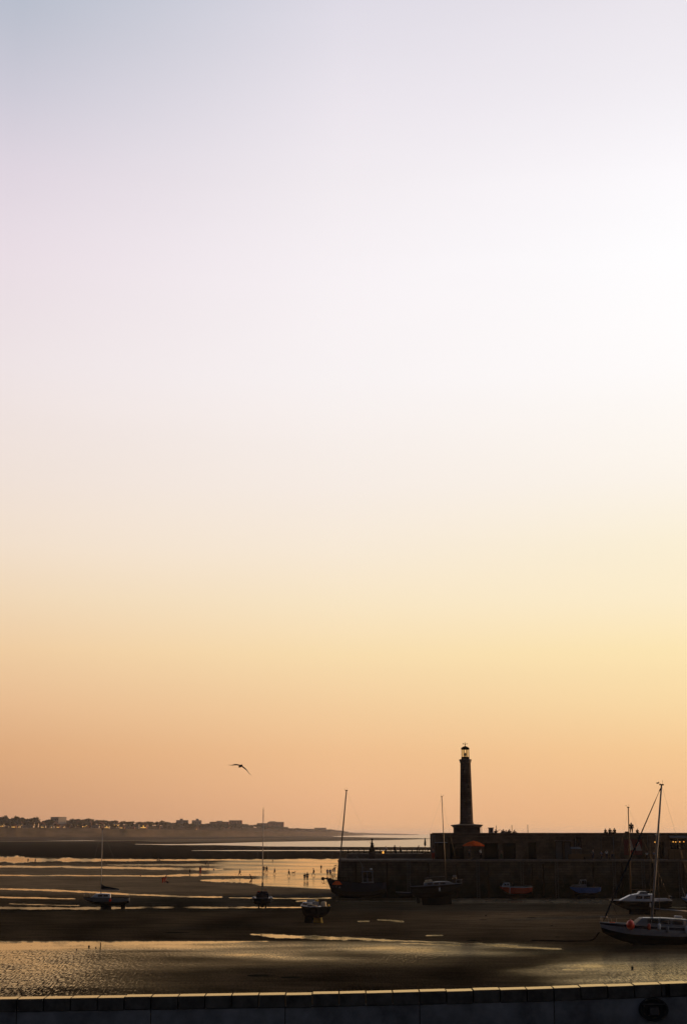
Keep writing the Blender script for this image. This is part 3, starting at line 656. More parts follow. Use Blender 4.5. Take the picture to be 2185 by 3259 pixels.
wf = empty('timber_screen', Vector((AY(2127, 2740, YQ+2.5).x, YQ+2.5, ZQ)), 'plain timber plank screen on the quay at the right edge, below the awning', 'screen')
hw = (2745-2709)/ppm(YQ+2.5)-.15
for i in range(7): MB().box((i*1.0+.5, 0, hw/2), (.94, .06, hw-.05)).build('plank_panel', M['wood'], wf)
for i in range(8): MB().box((i*1.0, .08, hw/2), (.09, .09, hw+.06)).build('post', M['wood_dark'], wf)

# parked bicycles and bench seats on the quay
def bench(u, label):
    Y = YU-2.2; o = empty('bench', Vector((AY(u, 2735, Y).x, Y, ZQ)), label, 'bench', 'benches in front of the arm building')
    MB().box((0, 0, .44), (1.8, .42, .06), bev=.01).build('seat', M['wood'], o); MB().box((0, .24, .72), (1.8, .05, .34), bev=.01).build('backrest', M['wood'], o)
    for s in (-.7, .7): MB().box((s, 0, .21), (.07, .4, .42)).build('leg', M['wood_dark'], o)
for u_, lb in ((1872, 'timber bench below the dark square window'), (1925, 'timber bench under the three people seated on the wall'), (2066, 'timber bench right of the painted sail mural')): bench(u_, lb)
van = empty('food_stall', Vector((AY(1832, 2735, YU-3).x, YU-3, ZQ)), 'low market stall with a pale canopy edge on the quay, beside the shuttered doors', 'stall')
sk = ppm(YU-3); sw = 46/sk; zt_ = AY(1832, 2698, YU-3).z-ZQ
MB().box((0, 0, .45), (sw, 1.2, .9), bev=.03).build('counter', M['wood'], van)
mb = MB(); mb.loft([[(-sw/2+.3, -.8, zt_-.25), (sw/2-.3, -.8, zt_-.25), (sw/2-.5, .8, zt_), (-sw/2+.5, .8, zt_)], [(-sw/2+.3, -.8, zt_-.18), (sw/2-.3, -.8, zt_-.18), (sw/2-.5, .8, zt_+.07), (-sw/2+.5, .8, zt_+.07)]]); mb.build('canopy', M['grey'], van)
for sx in (-1, 1):
    for sy in (-1, 1): MB().tube([(sx*(sw/2-.4), sy*.6, .9), (sx*(sw/2-.45), sy*.6, zt_-.05)], .04, 6).build('post', M['steel'], van)
# ================================================================ BOATS
def hull_stations(L, B, draft, free, bowrise=.14, rake=.07, transom=.74, n=16, stern_rise=.35, bowkeel=.8):
    out = []
    for i in range(n+1):
        s = i/n
        hb = B/2*min(1, transom+(1-transom)*sin(min(1, s/.42)*pi/2))*(1-max(0, (s-.42)/.58)**2.3); hb = max(hb, .025)
        zk = draft+stern_rise*free*max(0, 1-s/.32)**2+bowkeel*free*max(0, (s-.68)/.32)**2.2
        zs = draft+free*(1+bowrise*max(0, (s-.25)/.75)**2+.03*max(0, 1-s/.25)); out.append((s, hb, zk, zs, -L/2+L*s*(1-rake), rake*L))
    return out
def build_hull(root, L, B, draft, free, mats, stripe=(.0, .12, .4, .62), **k):
    st_ = hull_stations(L, B, draft, free, **k); m = 9; bm_ = MB(); rings = []
    def pt(q, t):
        s, hb, zk, zs, x, rk = q; th = t*pi/2
        z = zs-(zs-zk)*sin(th)**1.05; y = hb*cos(th)**.6 if t < 1 else 0
        return Vector((x+rk*max(0, s-.5)*2*max(0, (z-draft)/free), y, z))
    ts = [0]+list(stripe[1:])+[.62+(1-.62)*j/4 for j in range(1, 5)]
    ts = sorted(set(round(t, 4) for t in ts)); nn = len(ts)
    for q in st_:
        a = [pt(q, t) for t in ts]; rings.append([bm_.bm.verts.new(p) for p in a]+[bm_.bm.verts.new(Vector((p.x, -p.y, p.z))) for p in a[-2::-1]])
    w = 2*nn-2
    for a, b in zip(rings, rings[1:]):
        for j in range(len(a)-1):
            tj = ts[min(j, w-1-j)]; bm_.mi = 0 if tj < stripe[1]-1e-6 else (1 if tj < stripe[2]-1e-6 else 2)
            if tj >= stripe[3]-1e-6: bm_.mi = 3
            bm_._f([a[j], a[j+1], b[j+1], b[j]], True)
    bm_.mi = 0; bm_._f(rings[0])
    o = bm_.build('hull', mats, root)
    d = MB(); d.loft([[(pt(q, 0).x, q[1]*.97, q[3]-.05), (pt(q, 0).x, 0, q[3]-.02), (pt(q, 0).x, -q[1]*.97, q[3]-.05)] for q in st_], closed=False, cap=False); d.build('deck', mats[4], root)
    for sg in (1, -1): r = MB(); r.tube([(pt(q, 0).x, sg*q[1], q[3]+.01) for q in st_], .035, 5); r.build('gunwale', mats[5], root)
    return st_, pt
def cabin(root, x0, x1, z, h, w, m, front=.5, back=.12, taper=.75, win=2, winh=.45, name='cabin', bowfront=True):
    # front towards +x
    L_ = x1-x0; cb = MB(); rg = []
    for x, zz_, ww in ((x1, 0.02, w*taper*.8), (x1-L_*.02, h*.12, w*taper*.82), (x1-front, h*.9, w*taper), (x1-front-.12, h, w*taper), (x0+L_*.35, h*1.06, w), (x0+back+.05, h, w*.98), (x0, h*.92, w*.97), (x0-.01, .0, w*.97)):
        pass
    prof = [(x0, 0), (x0+back*.4, h*.9), (x0+back, h), (x0+L_*.45, h*1.07), (x1-front, h*.97), (x1-front*.8, h*.88), (x1, 0)]
    rings = []
    for f in (-1, -.86, -.5, 0, .5, .86, 1):
        rings.append([(x, f*w/2*(1-(1-taper)*max(0, (x-x0)/L_)**1.5)*(1 if zz_ < .01 else .95 if abs(f) < 1 else .9), z+zz_*(.80 if abs(f) == 1 else 1.0-(.06*abs(f)))) for x, zz_ in prof])
    cb.loft(rings, True, True); o = cb.build(name, m, root)
    for sg in (1, -1):
        for i in range(win):
            a = x0+L_*.10+(L_-front-L_*.14)*(i+.06)/win; b = x0+L_*.10+(L_-front-L_*.14)*(i+.9)/win
            wx = lambda x: sg*w/2*(1-(1-taper)*max(0, (x-x0)/L_)**1.5)*.955
            g = MB(); g.loft([[(a, wx(a)+sg*d_, z+h*.30), (b, wx(b)+sg*d_, z+h*.30), (b-.04, wx(b)*.985+sg*d_, z+h*(.30+winh)), (a+.04, wx(a)*.985+sg*d_, z+h*(.30+winh))] for d_ in (-.02, .02)]); g.build('window', M['glass'], o)
    return o
def rig(root, x, z, h, r, lean=0, boomL=0, boomz=1.0, spreader=.55, cover=None, m=None, L=6, bowx=3, bowz=1, sternx=-3, sternz=1, B=2, furl=None, stays=True, tb=None, sx=0):
    m = m or M['alu']
    if tb:      # photo pixels of the mast top and foot, solved in the boat's own centre plane
        inv = Matrix.LocRotScale(root.location, root.rotation_euler, None).inverted()
        def loc_(q):
            y0 = root.location.y; p0 = inv @ AY(q[0], q[1], y0); p1 = inv @ AY(q[0], q[1], y0+1); k_ = -p0.y/(p1.y-p0.y); return inv @ AY(q[0], q[1], y0+k_)
        A_, B_2 = loc_(tb[0]), loc_(tb[1]); sl = (A_.x-B_2.x)/(A_.z-B_2.z); x = B_2.x+(z-B_2.z)*sl-sx; h = A_.z-z; lean = sl
    ms = MB(); ms.tube([(x+lean*f*h, 0, z+h*f) for f in (0, .3, .6, 1)], [r, r, r*.95, r*.75], 8); mo = ms.build('mast', m, root)
    tx, tz = x+lean*h, z+h
    if spreader: sp = MB(); sp.tube([(x+lean*h*spreader, -B*.32, z+h*spreader+.05), (x+lean*h*spreader, 0, z+h*spreader), (x+lean*h*spreader, B*.32, z+h*spreader+.05)], .025, 5); sp.build('spreader', m, mo)
    mh = MB(); mh.box((tx, 0, tz+.03), (r*3.6, r*2, .12)); mh.tube([(tx-.1, 0, tz+.05), (tx-.1, 0, tz+.5)], .012, 5); mh.tube([(tx, 0, tz+.05), (tx+.28, 0, tz+.24)], .014, 5); mh.ball((tx+.3, 0, tz+.26), .05, 6); mh.build('masthead', M['black'], mo)
    if boomL:
        bo = MB(); bo.tube([(x-.1, 0, z+boomz), (x-boomL, 0, z+boomz-.1)], .055, 7); bo = bo.build('boom', m, root)
        if cover:
            cv = MB(); cv.loft([[(x-f*boomL, sqrt(max(0, 1))*ww*cos(a), z+boomz+.06+hh*(.5+.5*sin(a))-.1*f) for a in [2*pi*k/10 for k in range(10)]] for f, ww, hh in ((.01, .07, .75), (.05, .14, .62), (.2, .15, .42), (.6, .12, .3), (.97, .06, .16))], True, True, True); cv.build('sail_cover', cover, bo)
    if stays:
        for nm, a, b in (('backstay', (tx, 0, tz), (sternx, 0, sternz)), ('shroud', (tx, 0, tz-.2), (x, B*.46, z+.02)), ('shroud', (tx, 0, tz-.2), (x, -B*.46, z+.02)), ('forestay', (tx, 0, tz-.1), (bowx, 0, bowz))):
            if nm == 'forestay' and furl:
                A = Vector(a); Bv = Vector(b); f = MB(); f.tube([A.lerp(Bv, q) for q in (.01, .03, .05, .09, .12, .3, .55, .8, .94, .99)], [.03, .06, .02, .03, .045, furl*.7, furl, furl*1.15, furl*.9, .03], 8); f.build('furled_sail', M['canvas_dark'], root); continue
            MB().tube([a, b], .007, 4).build(nm, M['steel'], root)
    return mo
def pulpit(root, x, z, w, n='pulpit', d=-1):
    p = MB(); p.tube([(x+d*.9, w/2, z), (x+d*.8, w/2, z+.55), (x, w*.2, z+.6), (x+.12*-d, 0, z+.6), (x, -w*.2, z+.6), (x+d*.8, -w/2, z+.55), (x+d*.9, -w/2, z)], .02, 5); p.tube([(x, w*.18, z), (x, w*.2, z+.6)], .02, 5); p.tube([(x, -w*.18, z), (x, -w*.2, z+.6)], .02, 5); return p.build(n, M['alu'], root)
def keel(root, x0, x1, y, w, z1, name='keel', splay=0, m=None, flare=.0):
    k = MB(); k.loft([[(x0-flare, y+splay+w/2, 0), (x0-flare, y+splay-w/2, 0), (x1+flare, y+splay-w/2, 0), (x1+flare, y+splay+w/2, 0)], [(x0, y+w/2, z1), (x0, y-w/2, z1), (x1, y-w/2, z1), (x1, y+w/2, z1)]]); return k.build(name, m or M['bottom'], root)
def scale_at(p): return F/(p.y*cos(PT)-(H-p.z)*sin(PT)*1.0)
BG = 'boats lying aground in the drained harbour'
HM = lambda top, band, low, bot, deck, gun: [M[top], M[band], M[low], M[bot], M[deck], M[gun]]

# 1 the yacht on its own at the left, bow to the left
def boat_base(u, v, label, rz, trim=0, heel=0, cat='sailing boat', name='yacht'):
    p = G(u, v); e = empty(name, p, label, cat, BG, rot=(radians(heel), radians(-trim), rz)); return e, scale_at(p)
r, s = boat_base(337, 2894.5, 'twin keeled yacht with grey hull, furthest left in the harbour, its mast leaning slightly', pi+.10, .8, 0)
L = 146/s; dr = (2894.5-2882)/s; fr = (2884-2861)/s
build_hull(r, L, 2.2, dr, fr, HM('grey', 'grey', 'black', 'bottom', 'white', 'black'), bowrise=-.02, rake=.06, transom=.6)
cabin(r, -.6, 2.3, dr+fr-.03, .62, 1.6, M['white'], front=.9, win=2)
keel(r, -.75, .75, .45, .22, dr+.25); keel(r, -.75, .75, -.45, .22, dr+.25); keel(r, -2.75, -2.15, 0, .12, dr+.4, 'skeg')
rig(r, (337-320)/s, dr+fr+.4, (2846-2640)/s, .06, lean=.012, boomL=2.7, boomz=.75, cover=M['canvas_dark'], L=L, bowx=L/2, bowz=dr+fr, sternx=-L/2, sternz=dr+fr, B=2.1, tb=((326,2640),(321,2850)))
MB().ball((-.6, 1.12, dr+fr*.70), .20, 10, (1, .8, 1.2)).build('fender', M['buoy'], r); MB().tube([(-.6, 1.12, dr+fr*.7+.2), (-.6, 1.07, dr+fr)], .015, 4).build('fender_line', M['rope'], r)
pulpit(r, L/2-.1, dr+fr, .8)
MB().tube([(-L/2+.1, .7, dr+fr), (-L/2, .7, dr+fr+.5), (-L/2, -.7, dr+fr+.5), (-L/2+.1, -.7, dr+fr)], .02, 5).build('stern_rail', M['alu'], r)

# 2 the yacht seen stern on
r, s = boat_base(834, 2890, 'yacht seen stern on with dark sail cover, left of the small cabin boat', pi/2+.06, 0, 0)
B_ = 66/s; dr = .45; fr = (2884-2862)/s
st_, pt = build_hull(r, 6.6, B_, dr, fr, HM('darkhull', 'darkhull', 'black', 'bottom', 'grey', 'alu'), transom=.82)
cabin(r, -.9, 2.2, dr+fr-.02, .85, B_*.62, M['canvas_dark'], front=.7, win=2)
keel(r, -1, 1.1, .5, .22, dr+.3); keel(r, -1, 1.1, -.5, .22, dr+.3)
MB().box((-3.35, 0, dr+.4), (.08, .5, 1.3), bev=.02).build('rudder', M['wood_dark'], r)
rig(r, .55, dr+fr+.6, (2850-2590)/s, .065, lean=0, boomL=2.7, boomz=.95, cover=M['canvas_dark'], bowx=3.2, bowz=dr+fr, sternx=-3.2, sternz=dr+fr, B=B_)
MB().tube([(-3.2, B_*.36, dr+fr), (-3.25, B_*.38, dr+fr+.65), (-3.3, B_*.15, dr+fr+.7)], .025, 5).tube([(-3.2, -B_*.36, dr+fr), (-3.25, -B_*.38, dr+fr+.65), (-3.3, -B_*.15, dr+fr+.7)], .025, 5).build('stern_rail', M['alu'], r)
for sg in (-1, 1): MB().ball((-3.1, sg*B_*.40, dr+fr+.12), .17, 8, (1, 1, 1.2)).build('fender', M['white'], r)
MB().box((-1.6, .52, dr+fr+.92), (.05, .36, .14)).build('hatch_cushion', M['red'], r)
MB().box((-1.7, -.42, dr+fr+1.15), (.05, .42, .10)).build('hatch_cushion', M['red'], r)

# 3 small cabin boat on legs in front
r, s = boat_base(994, 2938, 'small white topped cabin boat with black hull propped on keels above the golden puddle', pi/2+.62, 0, 0, 'cabin boat', 'cabin_boat')
dr = (2938-2922)/s; fr = (2926-2891)/s
build_hull(r, 4.7, 2.5, dr, fr, HM('black', 'black', 'black', 'bottom', 'white', 'white'), transom=.85, bowrise=.10)
cabin(r, -.1, 1.75, dr+fr-.02, .52, 1.75, M['white'], front=.55, win=2)
MB().loft([[(-.1+dx, y, dr+fr), (.2+dx, y*.9, dr+fr+.78), (.16+dx, y*.9, dr+fr+.8), (-.14+dx, y, dr+fr)] for y in (-.85, .85) for dx in (0,)]).build('windscreen', M['glass'], r)
keel(r, -.9, .7, .52, .16, dr+.35, splay=.12, m=M['black'], flare=.1); keel(r, -.9, .7, -.62, .22, dr+.35, splay=-.14, m=M['yellow'], flare=.12)  # yellow paints the golden sunlight on one leg
cx, cz = -1.3, dr+fr+.28
MB().lathe([(.30, 0), (.34, .10), (.34, .5), (.26, .60), (.05, .62)], (-1.35, -.72, dr+fr-.02), 14).build('storage_drum', M['cream_and_sky_glint'], r)
MB().ball((-1.95, -1.02, dr+fr+.14), .17, 10).build('fender', M['yellow'], r)
MB().box((-.75, -.1, dr+fr+.72), (.34, .34, .26), bev=.05).build('seat_locker', M['yellow'], r)
MB().box((-.9, .15, dr+fr+.3), (.5, .7, .55), bev=.05).build('console', M['grey'], r)
MB().tube([(-2.1, .7, dr+fr+.1), (-1.6, 1.45, dr+fr+.32), (-1.45, 1.75, dr+fr+.40)], .05, 6).build('oar', M['cream_and_sky_glint'], r)
MB().tube([(.1, .5, dr+fr+.5), (.1, .5, dr+fr+1.2)], .02, 5).build('aerial', M['alu'], r)

# 4 the dark fishing smack against the quay end
p = G(1138, 2864); s = scale_at(p)
r = empty('fishing_boat', p, 'dark blue fishing boat with tall leaning mast at the left end of the quay', 'fishing boat', BG, rot=(0, radians(2.0), pi-.04))
L = 182/s; dr = .3; fr = (2862-2818)/s
build_hull(r, L, 3.6, dr, fr, HM('navy', 'navy', 'darkhull', 'bottom', 'wood_dark', 'black'), bowrise=.42, rake=.09, transom=.8, bowkeel=.45)
MB().box((-1.75, 0, dr+fr+.05), (2.0, 1.9, .25), bev=.03).build('wheelhouse_base', M['grey'], r)
wh = MB()
for x in (-2.6, -1.75, -.95):
    for y in (-.85, .85): wh.box((x, y, dr+fr+.95), (.12, .12, 1.7))
wh = wh.build('wheelhouse_frame', M['grey'], r)
MB().box((-1.75, 0, dr+fr+1.86), (2.1, 2.0, .12), bev=.03).build('wheelhouse_roof', M['navy'], r)
for y in (-.84, .84): MB().box((-2.17, y, dr+fr+1.25), (.72, .03, .8)).build('window', M['glass'], wh); MB().box((-1.35, y, dr+fr+1.25), (.66, .03, .8)).build('window', M['glass'], wh)
MB().tube([(-.95, 0, dr+fr+1.9), (-.95, 0, dr+fr+2.9), (-.1, 0, dr+fr+4.4)], .05, 6).box((-1.1, 0, dr+fr+2.5), (.1, 1.0, .08)).build('aerial_mast', M['grey'], r)
MB().ball((-2.4, 0, dr+fr+2.25), .22, 10, (1, 1, .6)).build('radar', M['white'], r)
mx_ = (1138-1082)/s
rig(r, mx_, dr+fr+.1, (2826-2519)/s, .125, lean=-.058, boomL=0, m=M['mastdark'], bowx=L/2+.3, bowz=dr+fr*1.3, sternx=-L/2, sternz=dr+fr, B=3.4, spreader=0, tb=((1102,2517),(1076,2800)))
MB().tube([(L/2-.5, 0, dr+fr*1.38), (L/2+.9, 0, dr+fr*1.46)], [.12, .09], 8).build('bowsprit', M['wood_dark'], r)
MB().tube([(L/2+.75, 0, dr+fr*1.44), (L/2+.78, 0, dr+fr*1.1)], .04, 6).tube([(L/2+.45, 0, dr+fr*1.2), (L/2+.62, 0, dr+fr*1.06), (L/2+.8, 0, dr+fr*1.1), (L/2+.98, 0, dr+fr*1.06), (L/2+1.1, 0, dr+fr*1.2)], .05, 6).ball((L/2+.95, 0, dr+fr*1.42), .30, 10).build('anchor', M['black'], r)
rg = MB(); 
for k in range(7): rg.tube([(L/2-.2-k*.55, 1.0*min(1, .3+k*.2), dr+fr*1.30-k*.05), (L/2-.2-k*.55, 1.0*min(1, .3+k*.2), dr+fr*1.55-k*.05)], .035, 5)
rg.tube([(L/2-.2, .3, dr+fr*1.55), (L/2-3.5, 1.0, dr+fr*1.55-.3)], .03, 5); rg.build('bow_rail', M['black'], r)
MB().loft([[(x, y*w, dr+fr+.1+h_*(1-abs(y)**2)) for y in (-1, -.6, -.2, .2, .6, 1)] for x, w, h_ in ((2.5, .25, .1), (2.9, .8, .55), (3.6, .85, .62), (4.1, .3, .2))], False, False, True).build('tarpaulin', M['orange'], r).location = (0, .95, -.15)
MB().tube([(L/2-1, 1.1, dr+fr*1.1), (L/2-1.0, 1.15, dr+fr*.9)], .03, 4).ball((L/2-1.3, 1.2, dr+fr*.85), .18, 8).ball((L/2-1.9, 1.45, dr+fr*.8), .16, 8).build('fender', M['grey'], r)

# 5 little dark dinghy
r, s = boat_base(1286, 2861, 'little dark dinghy in the shade of the quay, left of the tilted black yacht', pi-.05, 0, 0, 'dinghy', 'dinghy')
build_hull(r, 54/s, 1.4, .06, 18/s, HM('navy', 'darkhull', 'black', 'bottom', 'wood_dark', 'grey'), bowrise=.1, transom=.8)
for x in (-.6, .4): MB().box((x, 0, .75), (.22, 1.1, .05)).build('thwart', M['wood'], r)
MB().box((-54/s/2-.12, 0, .75), (.22, .28, .62), bev=.05).build('outboard_motor', M['grey'], r)

# 6 tilted black yacht on its long keel
r, s = boat_base(1392, 2882, 'black hulled yacht with pale cabin tilted bow up before the quay', -.04, 3.9, 0)
L = 164/s; dr = (2882-2858)/s; fr = (2860-2822)/s
build_hull(r, L, 2.7, dr, fr, HM('black', 'darkhull', 'black', 'bottom', 'white', 'grey'), bowrise=.02, rake=.08, transom=.6, bowkeel=.7)
cabin(r, (1352-1392)/s, (1452-1392)/s, dr+fr-.03, .55, 1.75, M['grey'], front=1.2, win=3)
MB().loft([[(x, y, dr+fr+h_) for x, h_ in ((-1.75, .45), (-1.6, .86), (-.6, .90), (-.4, .5))] for y in (-.6, .6)]).build('spray_hood', M['cream_and_sky_glint'], r)
keel(r, (1343-1392)/s, (1437-1392)/s, 0, .45, dr+.5)
MB().box((-2.9, 0, dr*.7+.3), (.5, .08, 1.3)).build('rudder', M['black'], r)
rig(r, (1421-1392)/s, dr+fr+.45, (2812-2537)/s-.1, .07, lean=.018, boomL=3.3, boomz=.8, cover=None, m=M['mastdark'], bowx=L/2-.1, bowz=dr+fr, sternx=-L/2, sternz=dr+fr, B=2.5, tb=((1405,2537),(1418,2812)))
pulpit(r, L/2+.0, dr+fr, 1.0)
MB().tube([(2.6, .3, dr+fr), (2.6, .3, dr+fr+.9), (3.2, .3, dr+fr+.9), (3.2, .3, dr+fr)], .05, 6).box((2.95, .3, dr+fr+1.15), (.55, .3, .3), bev=.08).build('bow_gear', M['grey'], r)
MB().lathe([(.10, -.3), (.12, -.2), (.12, .2), (.05, .3)], (.45, -1.35, dr+fr*.68), 8).build('fender', M['white'], r)

# 7 red boat
r, s = boat_base(1642, 2860, 'small red boat with a white wheelhouse, in the shade of the quay', pi+.03, 0, 0, 'motor boat', 'motor_boat')
L = 100/s; fr = (2848-2828)/s+.25; dr = .55
build_hull(r, L, 1.9, dr, fr, HM('white', 'red', 'red', 'black', 'grey', 'white'), stripe=(0, .06, .4, .62), bowrise=.12, transom=.8)
x0 = (1642-1621)/s; wh = MB(); wh.loft([[(x0, y, dr+fr), (x0+.02, y*.92, dr+fr+.72), (x0+.95, y*.92, dr+fr+.7), (x0+1.35, y*.8, dr+fr)] for y in (-.62, .62)]); wh = wh.build('wheelhouse', M['white'], r)
for sg in (-1, 1): MB().box((x0+.32, sg*.62, dr+fr+.42), (.36, .03, .32)).build('window', M['glass'], wh); MB().box((x0+.76, sg*.61, dr+fr+.40), (.30, .03, .30)).build('window', M['glass'], wh)
MB().box((-.4, 0, dr+fr+.08), (1.4, 1.3, .10)).build('engine_cover', M['grey'], r)
MB().tube([(x0-.5, .1, dr+fr), (x0-.5, .1, dr+fr+.62)], .05, 6).ball((x0-.5, .1, dr+fr+.62), .13, 8).build('exhaust', M['wood'], r)
MB().tube([(x0+.05, 1.0, dr+fr-.05), (x0+.12, 1.0, dr+.3)], .04, 6).build('fender', M['white'], r)
MB().tube([(-L/2+.2, .6, dr+fr), (-L/2+.1, .6, dr+fr+.22), (-L/2+1.2, .85, dr+fr+.25), (-L/2+1.6, .9, dr+fr)], .025, 5).build('stern_rail', M['alu'], r)
keel(r, -1.6, 1.8, 0, .2, dr+.2)

# 8 blue boat
r, s = boat_base(1862, 2862, 'small blue open boat with a pale windscreen frame, against the quay wall', pi+.02, 0, 0, 'motor boat', 'motor_boat')
L = 96/s; dr = .75; fr = (2841-2826)/s+.35
build_hull(r, L, 1.9, dr, fr, HM('blue', 'blue', 'blue', 'black', 'grey', 'grey'), bowrise=.06, transom=.85)
x0 = (1862-1864)/s
MB().loft([[(x0, y, dr+fr), (x0, y*.95, dr+fr+.5), (x0+2.1, y*.7, dr+fr+.40), (x0+2.6, y*.25, dr+fr+.05)] for y in (-.75, .75)]).build('cuddy', M['grey'], r)
ws = MB()
for y in (-.7, .7): ws.tube([(x0, y, dr+fr+.02), (x0, y, dr+fr+1.22), (x0+.75, y, dr+fr+1.2), (x0+.98, y, dr+fr+.5)], .05, 6)
for x, z in ((x0, dr+fr+1.22), (x0+.75, dr+fr+1.2)): ws.tube([(x, -.7, z), (x, .7, z)], .045, 6)
ws.build('windscreen_frame', M['white'], r)
MB().box((-1.4, 0, dr+fr-.02), (.4, 1.4, .08)).build('thwart', M['wood'], r); MB().box((-L/2-.1, 0, dr+fr), (.3, .35, .7), bev=.06).build('outboard_motor', M['black'], r)
keel(r, -1.6, 1.4, 0, .2, dr+.2)

# 9 white cabined sailing boat with dark hull
r, s = boat_base(2040, 2911, 'dark hulled boat with a high white cabin and thin mast, just beyond the nearest yacht', pi-.02, -.3, 0, 'sailing boat', 'yacht')
L = 190/s; dr = .5; fr = (2897-2866)/s
build_hull(r, L, 2.7, dr, fr, HM('white', 'black', 'darkhull', 'bottom', 'white', 'white'), stripe=(0, .05, .4, .62), bowrise=.04, transom=.75, rake=.09)
cabin(r, (2040-2079)/s, (2040-1968)/s, dr+fr-.02, (2864-2843)/s, 2.0, M['white'], front=2.0, win=2, winh=.42)
MB().loft([[(x, y, dr+fr+h_) for x, h_ in ((-.9, .80), (-.8, 1.18), (.1, 1.22), (.4, .9))] for y in (-.75, .75)]).build('spray_hood', M['grey'], r)
MB().box(((2040-2108)/s, 1.15, dr+fr+.10), (44/s, .12, .30), bev=.03).build('cockpit_coaming', M['white'], r); MB().box(((2040-2108)/s, -1.15, dr+fr+.10), (44/s, .12, .30), bev=.03).build('cockpit_coaming', M['white'], r)
rig(r, (2040-2006)/s, dr+fr+.75, (2847-2571)/s, .085, lean=.012, boomL=3.2, boomz=.7, m=M['wood'], cover=None, bowx=L/2, bowz=dr+fr, sternx=-L/2, sternz=dr+fr, B=2.5, tb=((1998,2571),(2006,2850)))
keel(r, -1.8, 1.6, .5, .22, dr+.3); keel(r, -1.8, 1.6, -.5, .22, dr+.3)
MB().ball((L/2+.15, 0, dr+fr+.08), .13, 8).tube([(L/2-.6, 0, dr+fr+.02), (L/2+.2, 0, dr+fr+.06)], .06, 6).build('bow_roller', M['cream_and_sky_glint'], r)
for a, b in (((L/2, 0, dr+fr-.1), (L/2+.45, .3, .0)), ((L/2, 0, dr+fr-.1), (L/2-.6, 1.0, .0))): MB().tube([a, b], .035, 5).build('mooring_rope', M['wood_dark'], r)
MB().lathe([(.08, -.3), (.11, -.2), (.11, .2), (.05, .28)], (-1.0, 1.42, dr+fr*.6), 8).build('fender', M['white'], r)
MB().tube([(-L/2+.1, 1, dr+fr), (-L/2, 1, dr+fr+.55), (-L/2, -1, dr+fr+.55), (-L/2+.1, -1, dr+fr)], .022, 5).build('stern_rail', M['alu'], r)

# 10 boat cut by the right edge
p = G(2206, 2889); s = scale_at(p)
r = empty('motor_boat', p, 'pale blue boat cut off by the right picture edge, thin rod at bow', 'motor boat', BG, rot=(0, 0, pi+.2))
build_hull(r, 3.6, 1.8, .4, .95, HM('white', 'blue', 'grey', 'black', 'white', 'white'), bowrise=.15, transom=.85)
cabin(r, -.6, 1.1, 1.33, .8, 1.3, M['blue'], front=.5, win=2); MB().tube([(1.3, .2, 1.4), (1.75, .2, 2.9)], .025, 5).build('rod', M['alu'], r)
MB().ball((1.2, .75, 1.0), .16, 8).build('fender', M['white'], r)

# 11 the nearest yacht, bow to the left
p = G(2062, 3008); s = scale_at(p)
r = empty('yacht', p, 'nearest yacht, dark hull with broad pale band, tall thick mast and round orange buoy', 'sailing boat', BG, rot=(0, radians(-2.9), pi+.12))
L = 340/s; dr = .08; fr = (3006-2948)/s; xb = (2062-1903)/s; ox = xb-L/2
nb = empty('temporary', (0, 0, 0), '', ''); bpy.data.objects.remove(nb)
def sh(o): o.location.x += ox; return o
before = set(r.children)
build_hull(r, L, 3.0, dr, fr, HM('white', 'navy', 'palehull', 'black', 'grey', 'grey'), stripe=(0, .025, .13, .36), bowrise=.03, transom=.7, rake=.05, bowkeel=.52, stern_rise=.5)
c0 = ((2062-2185)/s)-ox; c1 = ((2062-2010)/s)-ox
cb = cabin(r, c0, c1, dr+fr-.02, (2957-2932)/s, 2.0, M['grey'], front=.95, win=3, winh=.56)
MB().loft([[(c1-.86, y*.90, dr+fr+.66), (c1-.12, y, dr+fr+.1), (c1-.10, y, dr+fr+.15), (c1-.84, y*.9, dr+fr+.71)] for y in (-.62, .62)]).build('front_window', M['cream_and_sky_glint'], cb)  # cream stands for the golden sky reflected in this pane
mxl = (2062-2074)/s-ox
rig(r, mxl, dr+fr+.6, (2931-2499)/s, .115, lean=-.016, boomL=3.6, boomz=1.0, m=M['alu'], bowx=L/2-.3, bowz=dr+fr+.05, sternx=-L/2, sternz=dr+fr, B=2.8, furl=.085, spreader=.62, tb=((2104,2499),(2073,2930)), sx=ox)
for dx in (0, ): pass
MB().tube([(mxl+.35, .5, dr+fr+.5), (mxl+.25, .1, dr+fr+8)], .018, 4).tube([(mxl-.6, .7, dr+fr+.5), (mxl-.35, .1, dr+fr+9)], .018, 4).build('halyard', M['rope'], r)
pulpit(r, L/2-.15, dr+fr, 1.1)
yb = lambda u: (2062-u)/s-ox
for u_, zz_, rr_, mm in ((1987, fr+.0, .40, 'buoy'), (2048, fr-.10, .16, 'red'), (2081, fr-.06, .17, 'white'), (2108, fr-.28, .16, 'grey'), (2172, fr-.22, .20, 'white')):
    if mm == 'buoy': MB().ball((yb(u_), 1.55, dr+zz_), rr_, 16, (1, 1, 1.18)).lathe([(.06, .4), (.05, .52), (.02, .54)], (yb(u_), 1.55, dr+zz_), 8).build('buoy', M['buoy'], r)
    else: MB().lathe([(.03, -rr_*1.9), (rr_*.8, -rr_*1.6), (rr_, -rr_), (rr_, rr_), (rr_*.8, rr_*1.6), (.03, rr_*2)], (yb(u_), 1.50, dr+zz_), 10).tube([(yb(u_), 1.5, dr+zz_+rr_*2), (yb(u_), 1.42, dr+fr+.05)], .012, 4).build('fender', M[mm], r)
MB().box((c0+.9, .4, dr+fr+.93), (.7, .5, .22), bev=.05).build('deck_hatch', M['white'], r)
MB().box((L/2-1.2, .2, dr+fr+.06), (.5, .3, .12), bev=.03).build('anchor_locker', M['orange'], r)
ln_ = MB(); 
